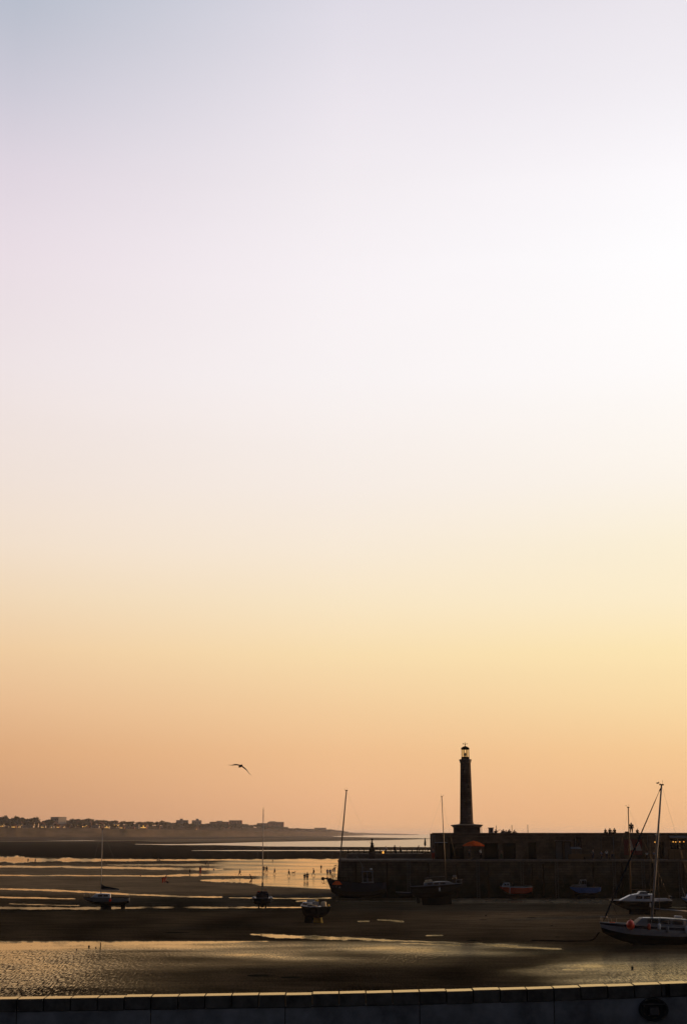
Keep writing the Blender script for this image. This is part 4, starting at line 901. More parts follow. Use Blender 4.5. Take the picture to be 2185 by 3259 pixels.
for k in range(5): ln_.tube([(L/2-1.4-k*1.7, 1.36 if k else .9, dr+fr), (L/2-1.4-k*1.7, 1.36 if k else .9, dr+fr+.58)], .018, 5)
ln_.tube([(L/2-1.0, .55, dr+fr+.56), (L/2-1.4, .9, dr+fr+.58), (L/2-3.1, 1.36, dr+fr+.58), (L/2-8.2, 1.36, dr+fr+.58)], .009, 4).build('guard_rail', M['alu'], r)
keel(r, -2.4, 2.0, .5, .4, dr+.4); keel(r, -2.4, 2.0, -.5, .4, dr+.4)
MB().tube([(-L/2+.1, 1, dr+fr), (-L/2, 1, dr+fr+.6), (-L/2, -1, dr+fr+.6), (-L/2+.1, -1, dr+fr)], .025, 5).build('stern_rail', M['alu'], r)
for o in set(r.children)-before: sh(o)
bowp = AY(1905, 2969, p.y-.3)
pts = [bowp, bowp.lerp(G(1880, 2995), .6)+Vector((0, 0, -.15)), G(1880, 2995)+Vector((0, 0, .05))]+[G(u, v_)+Vector((0, 0, .05)) for u, v_ in ((1850, 2997), (1800, 2998), (1750, 2996.5), (1690, 2995))]
tag(MB().tube(pts, .075, 6).build('mooring_chain', M['wood_dark']), 'heavy dark mooring chain running from the nearest yacht to the left along the sand', 'chain')

# weed covered mooring stones and small buoys lying on the sand
def lump(u, v, rx, h, nm, label, m, cat, group=None, flat=.7):
    p = G(u, v); mb = MB(); sd_ = u*.37
    mb.loft([[(rx*q*(1+.8*mnoise.noise(Vector((cos(a)*2.6, sin(a)*2.6, sd_))))*cos(a), rx*flat*q*(1+.3*mnoise.noise(Vector((cos(a)*2, sin(a)*2, sd_+5))))*sin(a), h*z) for a in [2*pi*k/14 for k in range(14)]] for q, z in ((1, -.1), (.96, .3), (.7, .75), (.35, 1), (.02, 1.02))], True, True, False)
    return tag(mb.build(nm, m, None, p), label, cat, group)
weed = mat('bladder_weed', (.018, .018, .012), scale=6, var=.5, rough=.9)
for u_, v_, rx, lb in ((1692, 2922, .62, 'widest dark weed heap on the sand, up and left of the nearest yacht'), (1535, 2929, .42, 'flat dark weed heap in the middle sand, left of the widest one'), (560, 2970, 1.3, 'long dark weed patch on bare sand above the left bright pools'),
                      (830, 3106, 1.0, 'dark streak of weed on the near sand below the bright soft patch'), (930, 3112, .8, 'short dark streak of weed to the right of a longer one near the wall'), (1500, 2995, .6, 'dark weed just above the right end of the golden puddle'), (1755, 2948, .16, 'small dark lump between the widest weed heap and the nearest yacht'), (1772, 2984, .26, 'dark lump beside the mooring chain')):
    lump(u_, v_, rx, .07, 'seaweed_heap', lb, weed, 'seaweed', 'weed heaps on the harbour sand')
for u_, v_, rr_, lb in ((283, 3016, .10, 'small round mooring buoy on the bright wet sand, left of the short post'), (243, 3025, .06, 'tiny dark float lying furthest left in the bright pool'), (305, 3018, .06, 'tiny dark float close beside the short post in the pool'), (1545, 2917, .11, 'small round float on the sand above the middle weed heap'), (2011, 3085, .10, 'small dark float in the right hand wet patch near the wall')):
    p = G(u_, v_); tag(MB().ball((0, 0, rr_*.8), rr_, 10).tube([(0, 0, rr_*1.6), (0, 0, rr_*2.2)], .02, 5).build('mooring_float', M['black'], None, p), lb, 'buoy', 'small floats lying on the sand')
for u_, v_, h_, lb in ((319, 3022, .55, 'short dark post standing in the bright left pool'), (831, 2987, .36, 'short post at the left tip of the long golden puddle')):
    tag(MB().tube([(0, 0, -.1), (.01, 0, h_*.5), (0, 0, h_)], [.05, .045, .035], 7).ball((0, 0, h_), .06, 6).build('mooring_post', M['wood_dark'], None, G(u_, v_)), lb, 'post', 'short posts in the pools')
# ================================================================ NEAR WALL
YW = 38.2; fw = [(-2400, 3205), (-700, 3188), (0, 3180), (550, 3172.5), (1100, 3163.5), (1640, 3149.5), (2185, 3131), (2900, 3104), (4600, 3035)]
sw_ = ppm(YW)*1.0; u = -2326.0
wall = empty('sea_wall', (0, YW, 0), 'long concrete sea wall with gold lit coping slabs along the bottom of the picture', 'wall')
wc = mat('wall_concrete', (.25, .27, .29), rough=.85, scale=.9, var=.6, bump=.25, spec=.1)
wcd = mat('coping_gold_lit_top', (.42, .27, .12), rough=.8, scale=5, var=.35, bump=0, spec=0.0)  # orange paints the golden light on the slab tops
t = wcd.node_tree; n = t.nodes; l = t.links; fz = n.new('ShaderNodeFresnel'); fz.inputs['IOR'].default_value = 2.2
wg = n.new('ShaderNodeBsdfGlossy'); wg.inputs['Color'].default_value = (1, .80, .48, 1); wg.inputs['Roughness'].default_value = .16      # golden sky light on the tops put into the gloss colour
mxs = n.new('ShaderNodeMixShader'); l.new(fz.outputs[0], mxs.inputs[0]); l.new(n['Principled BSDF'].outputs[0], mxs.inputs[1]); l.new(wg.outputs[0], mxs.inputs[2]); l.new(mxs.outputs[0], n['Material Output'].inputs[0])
faces = mat('coping_shaded_face', (.115, .115, .105), rough=.9, scale=2, var=.6, bump=.2, spec=.1)
joint_u = [78/1.4255+85.3*k for k in range(-28, 56)]
def wt(u):
    a = G(u, interp(fw, u), 0); d = ray(u, interp(fw, u)); t = YW/d.y; return Vector((d.x*t, YW, H+d.z*t))
stones_l = []
for k in range(len(joint_u)-1):
    a = wt(joint_u[k]+.5); b_ = wt(joint_u[k+1]-.5)
    g = .012; mb = MB(); a.x += g; b_.x -= g; j = random.uniform(-.011, .011)
    y0, y1 = -.03, .45; h_ = .31
    rings = [[(p.x, y0+.012, p.z+j-h_), (p.x, y0, p.z+j-h_+.01), (p.x, y0, p.z+j-.012), (p.x, y0+.014, p.z+j), (p.x, y1-.015, p.z+j+.01), (p.x, y1, p.z+j-.01), (p.x, y1, p.z+j-h_)] for p in (a, b_)]
    mb.loft(rings, True, True); bm_ = mb.bm
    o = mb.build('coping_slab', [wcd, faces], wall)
    for f in o.data.polygons: f.material_index = 0 if f.normal.z > .5 else 1  # tops get the gold lit material, sides the darker shaded one
for k in range(3, len(joint_u)-6, 5):
    a = wt(joint_u[k]); b_ = wt(joint_u[k+5]); mb = MB(); g = .012
    mb.loft([[(a.x+g, .0, a.z-.318), (b_.x-g, .0, b_.z-.318), (b_.x-g, .5, b_.z-.318), (a.x+g, .5, a.z-.318)], [(a.x+g, .0, 4.5), (b_.x-g, .0, 4.5), (b_.x-g, .5, 4.5), (a.x+g, .5, 4.5)]]); mb.build('wall_panel', wc, wall)
mb = MB(); a = wt(joint_u[3]); b_ = wt(joint_u[-4]); mb.loft([[(q.x, .03, -1), (q.x, .03, q.z-.34), (q.x, .6, q.z-.34), (q.x, 1.1, -1)] for q in [a]+[wt(x) for x in (0, 550, 1100, 1640, 2185)]+[b_]]); mb.build('wall_core', M['stone'], wall)
hp = wt(2074); zc = AY(2074, 3215, YW-.1).z
hat = empty('wall_fitting', (hp.x, YW-.02, zc), 'dark oval fitting set in the sea wall at the lower right corner', 'wall fitting')
rw, rh = 45.5/sw_, 35/sw_
mb = MB(); E = lambda k, y: [(rw*k*cos(a), y, rh*k*sin(a)) for a in [2*pi*i/36 for i in range(36)]]
mb.loft([E(1, .03), E(1, -.05), E(.93, -.075), E(.84, -.06), E(.80, -.02), E(.74, -.015), E(.05, -.01)], True, False, True); mb.build('rim', mat('cast_iron', (.035, .04, .04), rough=.8), hat)
mb = MB(); mb.loft([[(rw*.34*x, -.03+.0*x, rh*.36*z-rh*.12) for x, z in ((-1, -1), (1, -1), (1.1, 0), (1, 1), (-.9, 1.05), (-1.1, 0))], [(rw*.28*x, -.10, rh*.30*z-rh*.12) for x, z in ((-1, -1), (1, -1), (1.1, 0), (1, 1), (-.9, 1.05), (-1.1, 0))]]); mb.build('lamp_body', M['steel'], hat)
MB().box((0, -.085, rh*.47), (rw*1.5, .03, .02)).build('guard_bar', M['steel'], hat)
gg = wt(2117+5); MB().box((gg.x, -.036, gg.z-.14), (.11, .012, .30)).build('drain_stain_strip', M['black'], wall)

# ================================================================ PEOPLE
POSE = {}
def skeleton(kind):
    J = dict(pelvis=(0, 0, .93, .125), waist=(0, 0, 1.08, .115), chest=(0, 0, 1.28, .14), neck=(0, .01, 1.45, .052), jaw=(0, -.02, 1.53, .070), head=(0, -.01, 1.60, .092), crown=(0, 0, 1.665, .060), nose=(0, -.115, 1.585, .014))
    for s, n_ in ((1, 'r'), (-1, 'l')):
        J.update({'sh'+n_: (s*.175, .01, 1.39, .058), 'el'+n_: (s*.225, .03, 1.12, .040), 'wr'+n_: (s*.235, -.05, .89, .027), 'pa'+n_: (s*.235, -.075, .82, .028),
                  'hi'+n_: (s*.085, 0, .89, .092), 'kn'+n_: (s*.095, -.02, .49, .058), 'an'+n_: (s*.10, .03, .09, .038), 'to'+n_: (s*.115, -.12, .035, .032)})
    def setj(n_, x=None, y=None, z=None):
        a = list(J[n_]); 
        if x is not None: a[0] = x
        if y is not None: a[1] = y
        if z is not None: a[2] = z
        J[n_] = tuple(a)
    if kind in ('walk', 'walk_wave', 'walk_carry'):
        setj('knl', y=-.22, z=.50); setj('anl', y=-.27, z=.10); setj('tol', y=-.43, z=.05); setj('knr', y=.04, z=.50); setj('anr', y=.33, z=.17); setj('tor', y=.24, z=.05)
        setj('ell', y=.13); setj('wrl', y=.20, z=.92); setj('pal', y=.21, z=.85); setj('elr', y=-.08); setj('wrr', y=-.22, z=.95); setj('par', y=-.27, z=.90)
    if kind == 'walk_wave' or kind == 'arms_up':
        setj('elr', x=.38, y=-.05, z=1.42); setj('wrr', x=.52, y=-.1, z=1.62); setj('par', x=.55, y=-.12, z=1.69)
    if kind == 'hips':
        setj('elr', x=.36, y=.08, z=1.14); setj('wrr', x=.18, y=-.04, z=1.0); setj('par', x=.14, y=-.09, z=.98)
    if kind == 'bend' or kind == 'bend_slight':
        k = 1.0 if kind == 'bend' else .35
        for n_ in list(J):
            if n_[:2] in ('hi', 'kn', 'an', 'to') or n_ == 'pelvis': continue
            x, y, z, r_ = J[n_]; a = radians(75*k); dy, dz = y, z-.93; J[n_] = (x, dy*cos(a)-dz*sin(a), .93+dz*cos(a)+dy*sin(a), r_)
        if k == 1:
            for n_, s in (('r', 1), ('l', -1)):
                setj('el'+n_, x=s*.2, y=-.50, z=.80); setj('wr'+n_, x=s*.16, y=-.60, z=.58); setj('pa'+n_, x=s*.15, y=-.62, z=.51); setj('kn'+n_, y=-.08)
    if kind in ('sit', 'sit_ground', 'crouch'):
        dz = {'sit': -.93+.13, 'sit_ground': -.93+.12, 'crouch': -.93+.32}[kind]
        for n_ in list(J):
            if n_[:2] in ('kn', 'an', 'to'): continue
            x, y, z, r_ = J[n_]; J[n_] = (x, y-(.10*(z-.93) if kind != 'crouch' else .5*max(0, z-.93)), z+dz, r_)
        for n_, s in (('r', 1), ('l', -1)):
            if kind == 'sit': setj('kn'+n_, y=-.44, z=.12); setj('an'+n_, y=-.46, z=-.30); setj('to'+n_, y=-.60, z=-.36); setj('hi'+n_, z=.10)
            elif kind == 'sit_ground': setj('kn'+n_, y=-.38, z=.38); setj('an'+n_, y=-.62, z=.08); setj('to'+n_, y=-.76, z=.04); setj('hi'+n_, z=.10)
            else: setj('kn'+n_, y=-.36, z=.42); setj('an'+n_, y=-.02, z=.09); setj('to'+n_, y=-.18, z=.035); setj('hi'+n_, z=.30)
            pz = J['chest'][2]; setj('wr'+n_, x=s*.17, y=-.38, z=pz-.28); setj('pa'+n_, x=s*.16, y=-.45, z=pz-.30); setj('el'+n_, y=-.14, z=pz-.22)
    return J
BONES = [('pelvis', 'waist'), ('waist', 'chest'), ('chest', 'neck'), ('neck', 'jaw'), ('jaw', 'head'), ('head', 'crown'), ('head', 'nose')]
for q in 'rl': BONES += [('chest', 'sh'+q), ('sh'+q, 'el'+q), ('el'+q, 'wr'+q), ('wr'+q, 'pa'+q), ('pelvis', 'hi'+q), ('hi'+q, 'kn'+q), ('kn'+q, 'an'+q), ('an'+q, 'to'+q)]
def skin_mesh(name, verts, edges, radii, root=0):
    me_ = bpy.data.meshes.new(name); me_.from_pydata(verts, edges, []); o = bpy.data.objects.new(name, me_); COL.objects.link(o)
    md = o.modifiers.new('s', 'SKIN'); sv_ = me_.skin_vertices[0].data
    for i, r_ in enumerate(radii): sv_[i].radius = (r_, r_); sv_[i].use_root = (i == root)
    o.modifiers.new('d', 'SUBSURF').levels = 1
    dg = bpy.context.evaluated_depsgraph_get(); m_ = bpy.data.meshes.new_from_object(o.evaluated_get(dg)); bpy.data.objects.remove(o); m_.name = name
    for p_ in m_.polygons: p_.use_smooth = True
    return m_
def make_pose(kind):
    if kind in POSE: return POSE[kind]
    J = skeleton(kind); names = list(J); idx = {n_: i for i, n_ in enumerate(names)}
    vs_ = [J[n_][:3] for n_ in names]; rs = [J[n_][3] for n_ in names]; es = [(idx[a], idx[b_]) for a, b_ in BONES]
    for q, s in (('r', 1), ('l', -1)):
        P = Vector(J['pa'+q][:3]); d = (P-Vector(J['wr'+q][:3])).normalized(); side = Vector((0, 1, 0)) if abs(d.y) < .8 else Vector((0, 0, 1)); side = (side-d*side.dot(d)).normalized(); curl = Vector((-s, 0, 0))
        for k, (off, ln) in enumerate(((-.030, .068), (-.010, .078), (.011, .072), (.030, .056))):
            b0 = P+side*off+d*.035; i0 = len(vs_); vs_ += [tuple(b0), tuple(b0+d*ln*.5+curl*.006), tuple(b0+d*ln*.9+curl*.026)]; rs += [.010, .009, .008]; es += [(idx['pa'+q], i0), (i0, i0+1), (i0+1, i0+2)]
        b0 = P-side*.035+d*-.01; i0 = len(vs_); vs_ += [tuple(b0), tuple(b0-side*.018+d*.035+curl*.01)]; rs += [.011, .009]; es += [(idx['pa'+q], i0), (i0, i0+1)]
    body = skin_mesh('body', vs_, es, rs)
    def sub(names_, k, nm, extra={}):
        ii = {n_: i for i, n_ in enumerate(names_)}
        return skin_mesh(nm, [J[n_][:3] for n_ in names_], [(ii[a], ii[b_]) for a, b_ in BONES if a in ii and b_ in ii], [J[n_][3]*k+.008 for n_ in names_])
    top = sub(['waist', 'pelvis', 'chest', 'shr', 'elr', 'shl', 'ell'], 1.13, 'shirt')
    leg = sub(['pelvis', 'hir', 'knr', 'hil', 'knl', 'anr', 'anl'], 1.12, 'trousers')
    c_ = Vector(J['head'][:3]); up = (Vector(J['crown'][:3])-Vector(J['jaw'][:3])).normalized(); bk = Vector((0, 1, 0)); bk = (bk-up*bk.dot(up)).normalized(); rt_ = up.cross(bk)
    h_ = MB(); h_.loft([[c_+up*(.11*sin(e))+bk*.012+(rt_*cos(a)+bk*sin(a))*(.105*cos(e))*(1 if sin(a) > -.3 or e > .5 else .82) for a in [2*pi*i/12 for i in range(12)]] for e in (-.25, .1, .5, .9, 1.3, 1.5)], True, True, True)
    ho = h_.build('hair', M['hair']); hm = ho.data; bpy.data.objects.remove(ho)
    POSE[kind] = (body, top, leg, hm); return POSE[kind]
GS = 'people out on the wet sand'; GA = 'people sitting along the top of the harbour arm'; GQ = 'people on the quay'
def person(loc, label, kind='stand', rz=0, h=1.7, top='black', leg='navy', group=None, hat=None):
    o = empty('person', loc, label, 'person', group); k = h/1.72; kw_ = k*(1.25 if group == GS else 1.35 if group == GA else 1.1); o.scale = (kw_, kw_, k*(1.06 if group == GS else 1)); o.rotation_euler = (0, 0, rz)
    for nm, me_, mm in zip(('body', 'shirt', 'trousers', 'hair'), make_pose(kind), (M['skin'], CL[top], CL[leg], M['hair'])):
        c = bpy.data.objects.new(nm, me_); COL.objects.link(c); c.parent = o
        if not me_.materials: me_.materials.append(mm)
        c.material_slots[0].link = 'OBJECT'; c.material_slots[0].material = mm
    if hat:
        J = skeleton(kind); MB().lathe([(.21, J['head'][2]+.03), (.20, J['head'][2]+.045), (.10, J['head'][2]+.05), (.09, J['head'][2]+.13), (.02, J['head'][2]+.15)], (0, J['head'][1], 0), 14).build('hat', CL[hat], o)
    return o
def ps(u, v, px, label, kind='walk', rz=0, top='black', leg='black', hat=None, group=GS):
    p = G(u, v); s_ = scale_at(p); full = {'bend': .80, 'sit_ground': .50, 'crouch': .62}.get(kind, 1.0)
    return person(p, label, kind, rz, max(.85, min(1.95, px/s_/full)), top, leg, group, hat)
W_ = -pi/2; E_ = pi/2
ps(89, 2746, 13, 'left one of two small figures far off on the bright strip at the left edge', 'stand', .4, 'black', 'black')
ps(112, 2746, 13, 'right one of two small figures far off on the bright strip at the left edge', 'walk', W_, 'grey', 'navy')
ps(500, 2741, 9, 'crouching figure far off by the thin bright waterline above the seated group, on its left', 'crouch', E_, 'black', 'black')
ps(508, 2741.5, 8, 'crouching figure far off by the thin bright waterline, right one of two', 'crouch', W_, 'black', 'black')
ps(447, 2791, 8, 'small crouching figure alone on the brown sand at a thin line of water', 'crouch', 0, 'red', 'black')
ps(517, 2812, 24, 'adult in red bending over a seated child on the brown sand', 'bend', E_-.2, 'red', 'red')
ps(524, 2811, 25, 'adult in dark clothes standing bent beside a seated child on the brown sand', 'bend_slight', E_+.3, 'black', 'red')
ps(533, 2812, 12, 'child sitting on the brown sand before two bending adults', 'sit_ground', W_, 'black', 'black')
ps(604, 2782, 15, 'child in black standing left of the figure in red', 'stand', 0, 'black', 'black')
ps(637, 2782, 24, 'tall slim figure in red standing on the wet flats', 'stand', 2.8, 'red', 'red')
ps(655, 2757, 14, 'left person of a far couple walking on the flats, above the figure in red', 'walk', W_, 'grey', 'black')
ps(662, 2758, 15, 'right person of a far couple walking on the flats, above the figure in red', 'walk', E_, 'grey', 'grey')
ps(763, 2788, 21, 'person in tan walking alone midway between the red figure and the tall yacht mast', 'walk', W_, 'tan', 'black')
ps(800.5, 2811, 27, 'person in black reaching down to a child, just left of the yacht mast', 'bend_slight', W_, 'black', 'black')
ps(795, 2811.5, 11, 'small child crouching at the feet of a person in black, left of the yacht mast', 'crouch', E_, 'black', 'black')
ps(839.5, 2778, 20, 'left person of a pair in black just right of the yacht mast', 'stand', .2, 'black', 'black')
ps(848, 2781, 26, 'taller right person of a pair in black beside the yacht mast', 'walk', 2.9, 'black', 'tan')
ps(873.5, 2783, 18, 'child in dark clothes walking alone right of the pair in black', 'walk', W_, 'navy', 'black')
ps(867, 2745, 10, 'tiny far figure at the foot of the dark reef, above the walking child', 'walk', E_, 'black', 'black')
ps(919, 2790, 21, 'person striding to the right towards a small dog', 'walk', E_, 'black', 'black')
ps(969, 2805, 23, 'left shorter person of a couple standing close together on the flats', 'stand', .3, 'black', 'tan')
ps(977.5, 2805, 26, 'right taller person of a couple standing close together on the flats', 'stand', -.2, 'black', 'black')
ps(997.5, 2788, 22, 'person in black striding between the close couple and the group by the boat', 'walk_wave', W_, 'black', 'black')
ps(1021.5, 2770, 15, 'child in a dark top with bare legs, above the group near the fishing boat bow', 'stand', 0, 'black', 'tan')
ps(1041.5, 2789, 22, 'leftmost person of the group by the fishing boat bow, in blue', 'stand', .4, 'blue', 'navy')
ps(1050.5, 2792, 25, 'second person of the group by the fishing boat bow, in pale blue', 'walk', 3.0, 'blue', 'black')
ps(1058, 2778, 13, 'short person half hidden in the middle of the group by the fishing boat', 'stand', 0, 'black', 'navy')
ps(1064, 2780, 20, 'person in black under a raised sunshade in the group by the fishing boat', 'arms_up', 0, 'black', 'blue')
ps(1057, 2797, 15, 'child in black in front of the group by the fishing boat bow', 'walk', E_, 'black', 'black')
# dog
def dog(u, v, px, label):
    p = G(u, v); s_ = scale_at(p); o = empty('dog', p, label, 'dog'); k = px/s_/.62; o.scale = (k, k, k); o.rotation_euler = (0, 0, .5)
    J = dict(rump=(-.30, 0, .46, .085), belly=(-.05, 0, .44, .080), chest=(.20, 0, .43, .105), neck=(.34, 0, .55, .06), head=(.42, 0, .63, .062), muz=(.55, 0, .60, .030), t1=(-.42, 0, .52, .025), t2=(-.52, 0, .64, .015))
    B2 = [('rump', 'belly'), ('belly', 'chest'), ('chest', 'neck'), ('neck', 'head'), ('head', 'muz'), ('rump', 't1'), ('t1', 't2')]
    for s__, q in ((.09, 'a'), (-.09, 'b')):
        J.update({'hk'+q: (-.24, s__, .30, .05), 'ho'+q: (-.38, s__, .17, .025), 'hp'+q: (-.34, s__, .02, .022), 'fe'+q: (.20, s__, .30, .038), 'fw'+q: (.22, s__, .15, .022), 'fp'+q: (.24, s__, .02, .022)})
        B2 += [('rump', 'hk'+q), ('hk'+q, 'ho'+q), ('ho'+q, 'hp'+q), ('chest', 'fe'+q), ('fe'+q, 'fw'+q), ('fw'+q, 'fp'+q)]
    for s__, q in ((.04, 'a'), (-.04, 'b')): J['ea'+q] = (.40, s__*1.3, .71, .014); B2.append(('head', 'ea'+q))
    nn = list(J); m_ = skin_mesh('body', [J[n_][:3] for n_ in nn], [(nn.index(a), nn.index(b_)) for a, b_ in B2], [J[n_][3] for n_ in nn]); m_.materials.append(CL['tan'])
    c = bpy.data.objects.new('body', m_); COL.objects.link(c); c.parent = o
dog(934, 2784, 9, 'small dog facing the striding person on the wet flats')
p = G(680, 2771); tag(MB().ball((0, 0, .22), .22, 12).build('beach_ball', CL['blue'], None, p), 'small dark ball on the wet flats right of the figure in red', 'ball')
p = G(1064.5, 2780)
um = empty('sunshade', p+Vector((.45, 0, 1.2)), 'small tilted sunshade held up over the group by the fishing boat bow', 'umbrella'); um.rotation_euler = (0, radians(-12), 0)
MB().tube([(0, 0, 0), (0, 0, 1.05)], .015, 6).build('pole', M['wood'], um); MB().lathe([(.02, 1.1), (.25, 1.05), (.55, .9), (.53, .89), (.24, 1.02), (.02, 1.06)], n=12).build('canopy', CL['black'], um)
p = G(793, 2812); 
# on top of the arm
roofz = ZT-.94
def pa(u, vtop, label, kind, rz=0, top='black', leg='black', Y=None, hat=None):
    if kind == 'sit':
        Y = YU+.28; z = ZT+.09; hh = 1.72; 
    else: Y = Y or YU+1.6; z = ZT+.09 if kind == 'wallstand' else roofz
    k2 = 'stand' if kind == 'wallstand' else kind
    if kind == 'wallstand': Y = YU+.3
    zt = AY(u, vtop, Y).z; hh = (zt-z)*1.0; h = hh if kind != 'sit' else 1.72*hh/.86
    return person(Vector((AY(u, 2650, Y).x, Y, z)), label, k2, rz, max(1.2, min(2.0, h*1.04)), top, leg, GA, hat)
pa(1577, 2641, 'person with a raised arm right beside the grey hut on the arm', 'arms_up', .2)
pa(1596, 2643.5, 'leftmost head of the close group on the arm, right of the raised arm person', 'stand', 1)
pa(1601, 2641, 'taller second head of the close group on the arm', 'stand', -.5, 'black', 'navy')
pa(1604.5, 2647, 'lower person between two heads in the close group, in blue', 'stand', -.2, 'blue', 'navy', Y=YU+1.2)
pa(1609.5, 2643.5, 'fourth head of the close group on the arm', 'stand', .6, 'black', 'navy')
pa(1616.5, 2644, 'left of two people close together at the right of the group on the arm', 'stand', -.9)
pa(1620.5, 2641, 'right taller one of two close together at the right end of the group', 'stand', .1)
pa(1636, 2643, 'lone broad figure to the right of the group on the arm', 'hips', 0)
pa(1925, 2639, 'left one of three people seated on the wall top left of the thin mast', 'sit', .5)
pa(1939.5, 2637.5, 'middle one of three people seated on the wall top left of the thin mast', 'sit', .2)
pa(1955, 2637.5, 'right one of three people seated on the wall top left of the thin mast', 'sit', -.6)
man = pa(2008.5, 2620, 'man standing tall on the wall top just right of the thin mast', 'wallstand', .3); man.scale.x *= 1.3
pa(2027, 2639.5, 'person seated alone on the wall top between the standing man and the sloping stay', 'sit', 0)
tag(MB().box((0, 0, .13), (.7, .35, .26), bev=.1).build('rucksack', CL['black'], None, Vector((AY(1993, 2650, YU+.3).x, YU+.3, ZT+.10))), 'low dark rucksack on the wall top left of the thin mast', 'bag')
# on the quay
def pq(u, vtop, label, kind='stand', rz=0, top='black', leg='black', Y=270.5, z=None, hat=None):
    z = zr if z is None else z; f = {'sit_ground': .52, 'crouch': .62}.get(kind, 1.0); h = (AY(u, vtop, Y).z-z)/f
    return person(Vector((AY(u, 2700, Y).x, Y, z)), label, kind, rz, max(1.1, min(1.95, h)), top, leg, GQ, hat)
pq(1227, 2693.5, 'person in a pale blue top on the raised walk beside the glowing lantern', 'hips', .6, 'blue', 'navy')
pq(1255.5, 2690.5, 'person in a brimmed hat on the quay, right of the pale blue top', 'stand', .2, 'black', 'black', hat='black')
pq(1273, 2693, 'person in black right of the one in the brimmed hat', 'stand', -.5)
pq(1327, 2690, 'person leaning forward left of the folded parasol', 'bend_slight', E_)
pq(1333.5, 2695, 'shorter person in front of the leaning one, left of the folded parasol', 'stand', W_, 'grey', 'black')
pq(1377, 2684, 'person in grey above red trousers at the foot of the stair railing', 'stand', 0, 'grey', 'red', Y=YU-2, z=ZQ)
for u_, vt, lb, tp, lg, kd in ((1885, 2702, 'person in grey by the left bench on the quay', 'grey', 'navy', 'stand'), (1912, 2707, 'person in blue near the middle bench', 'blue', 'navy', 'stand'), (1928, 2704, 'person in a pale top under the seated three', 'white', 'navy', 'stand'), (1946, 2706, 'person in tan at the drainpipe below the seated three', 'tan', 'navy', 'hips'),
                           (1492, 2700, 'person in grey under the left half of the orange parasol', 'grey', 'black', 'stand'), (1528, 2698, 'person in a white top under the right edge of the orange parasol', 'white', 'black', 'stand'), (1594, 2704, 'person in tan at the doorway right of the orange parasol', 'tan', 'green', 'stand'),
                           (2056, 2711, 'person in a white top right of the painted sails', 'white', 'black', 'stand'), (2079, 2709, 'person in blue behind the tall mast at the bench', 'blue', 'black', 'stand')):
    pq(u_, vt, lb, kd, random.uniform(-1, 1), tp, lg, Y=YU-3.0, z=ZQ)

# ================================================================ GULL
Yg = 62.0; c = AY(766, 2437.5, Yg); s_ = ppm(Yg)
gu = empty('gull', c, 'gull gliding with spread drooping wings in the sky left of the lighthouse', 'bird')
def gp(u, v, y=0): q = AY(u, v, Yg); return Vector((q.x-c.x, y, q.z-c.z))
b = MB(); ax = [(758, 2441.5, .10, .018), (760, 2441, .07, .035), (763, 2440, .03, .055), (766, 2438.5, -.02, .065), (769, 2437, -.06, .050), (771, 2436.2, -.09, .036), (772.3, 2437.0, -.12, .012)]
rings = []
for u_, v_, y, rr_ in ax:
    q = gp(u_, v_, y); rings.append([q+Vector((.5*rr_*cos(a)*.6, .8*rr_*cos(a), rr_*sin(a)*.85)) for a in [2*pi*k/10 for k in range(10)]])
b.loft(rings, True, True, True); b.build('body', M['feather'], gu)
MB().loft([[gp(758, 2442.5, .10+d)+Vector((0, 0, d*.1)), gp(763, 2443, .04+d), gp(765, 2441, .0+d), gp(760, 2440, .06+d)] for d in (0, .03)]).build('tail', M['feather'], gu)
MB().tube([gp(772, 2436.8, -.12), gp(773.2, 2437.6, -.15)], [.010, .003], 6).build('beak', M['wood'], gu)
def wing(pts):
    rings = []
    for u_, v_, ch, th, y in pts:
        q = gp(u_, v_, y); w = th/s_/2
        rings.append([q+Vector((0, -ch*.5, w*.7)), q+Vector((0, -ch*.25, w)), q+Vector((0, ch*.5, w*.2)), q+Vector((0, ch*.5, -w*.2)), q+Vector((0, -ch*.2, -w)), q+Vector((0, -ch*.5, -w*.6))])
    MB().loft(rings, True, True, True).build('wing', M['feather'], gu)
wing([(768, 2437.5, .17, 4.5, 0), (761, 2436.2, .17, 4.2, -.02), (754, 2434.6, .16, 4.0, -.04), (747, 2434.6, .14, 4.2, -.03), (741, 2435.5, .11, 2.6, 0), (735, 2436, .07, 1.6, .03), (726, 2434.6, .02, .6, .07)])
wing([(769, 2439.5, .17, 4.5, 0), (773, 2441.8, .17, 5.0, -.02), (778, 2445.5, .16, 4.8, -.04), (783.5, 2450, .14, 4.2, -.03), (787.5, 2455, .10, 3.0, 0), (791.3, 2461, .06, 2.2, .03), (799, 2467.5, .02, .6, .07)])
p_ = AY(2091.5, 2493, 150)
gb = empty('small_bird', p_, 'small dark bird hovering left of the top of the tallest mast', 'bird'); MB().ball((0, 0, 0), .09, 8, (1.7, .8, .8)).build('body', M['black'], gb)
for sg in (-1, 1): MB().loft([[(-.08, 0, .02), (.1, 0, .02), (.08, 0, .045), (-.06, 0, .045)], [(-.10, sg*.25, .05), (.0, sg*.28, .05), (-.01, sg*.28, .06), (-.09, sg*.25, .06)]]).build('wing', M['black'], gb)

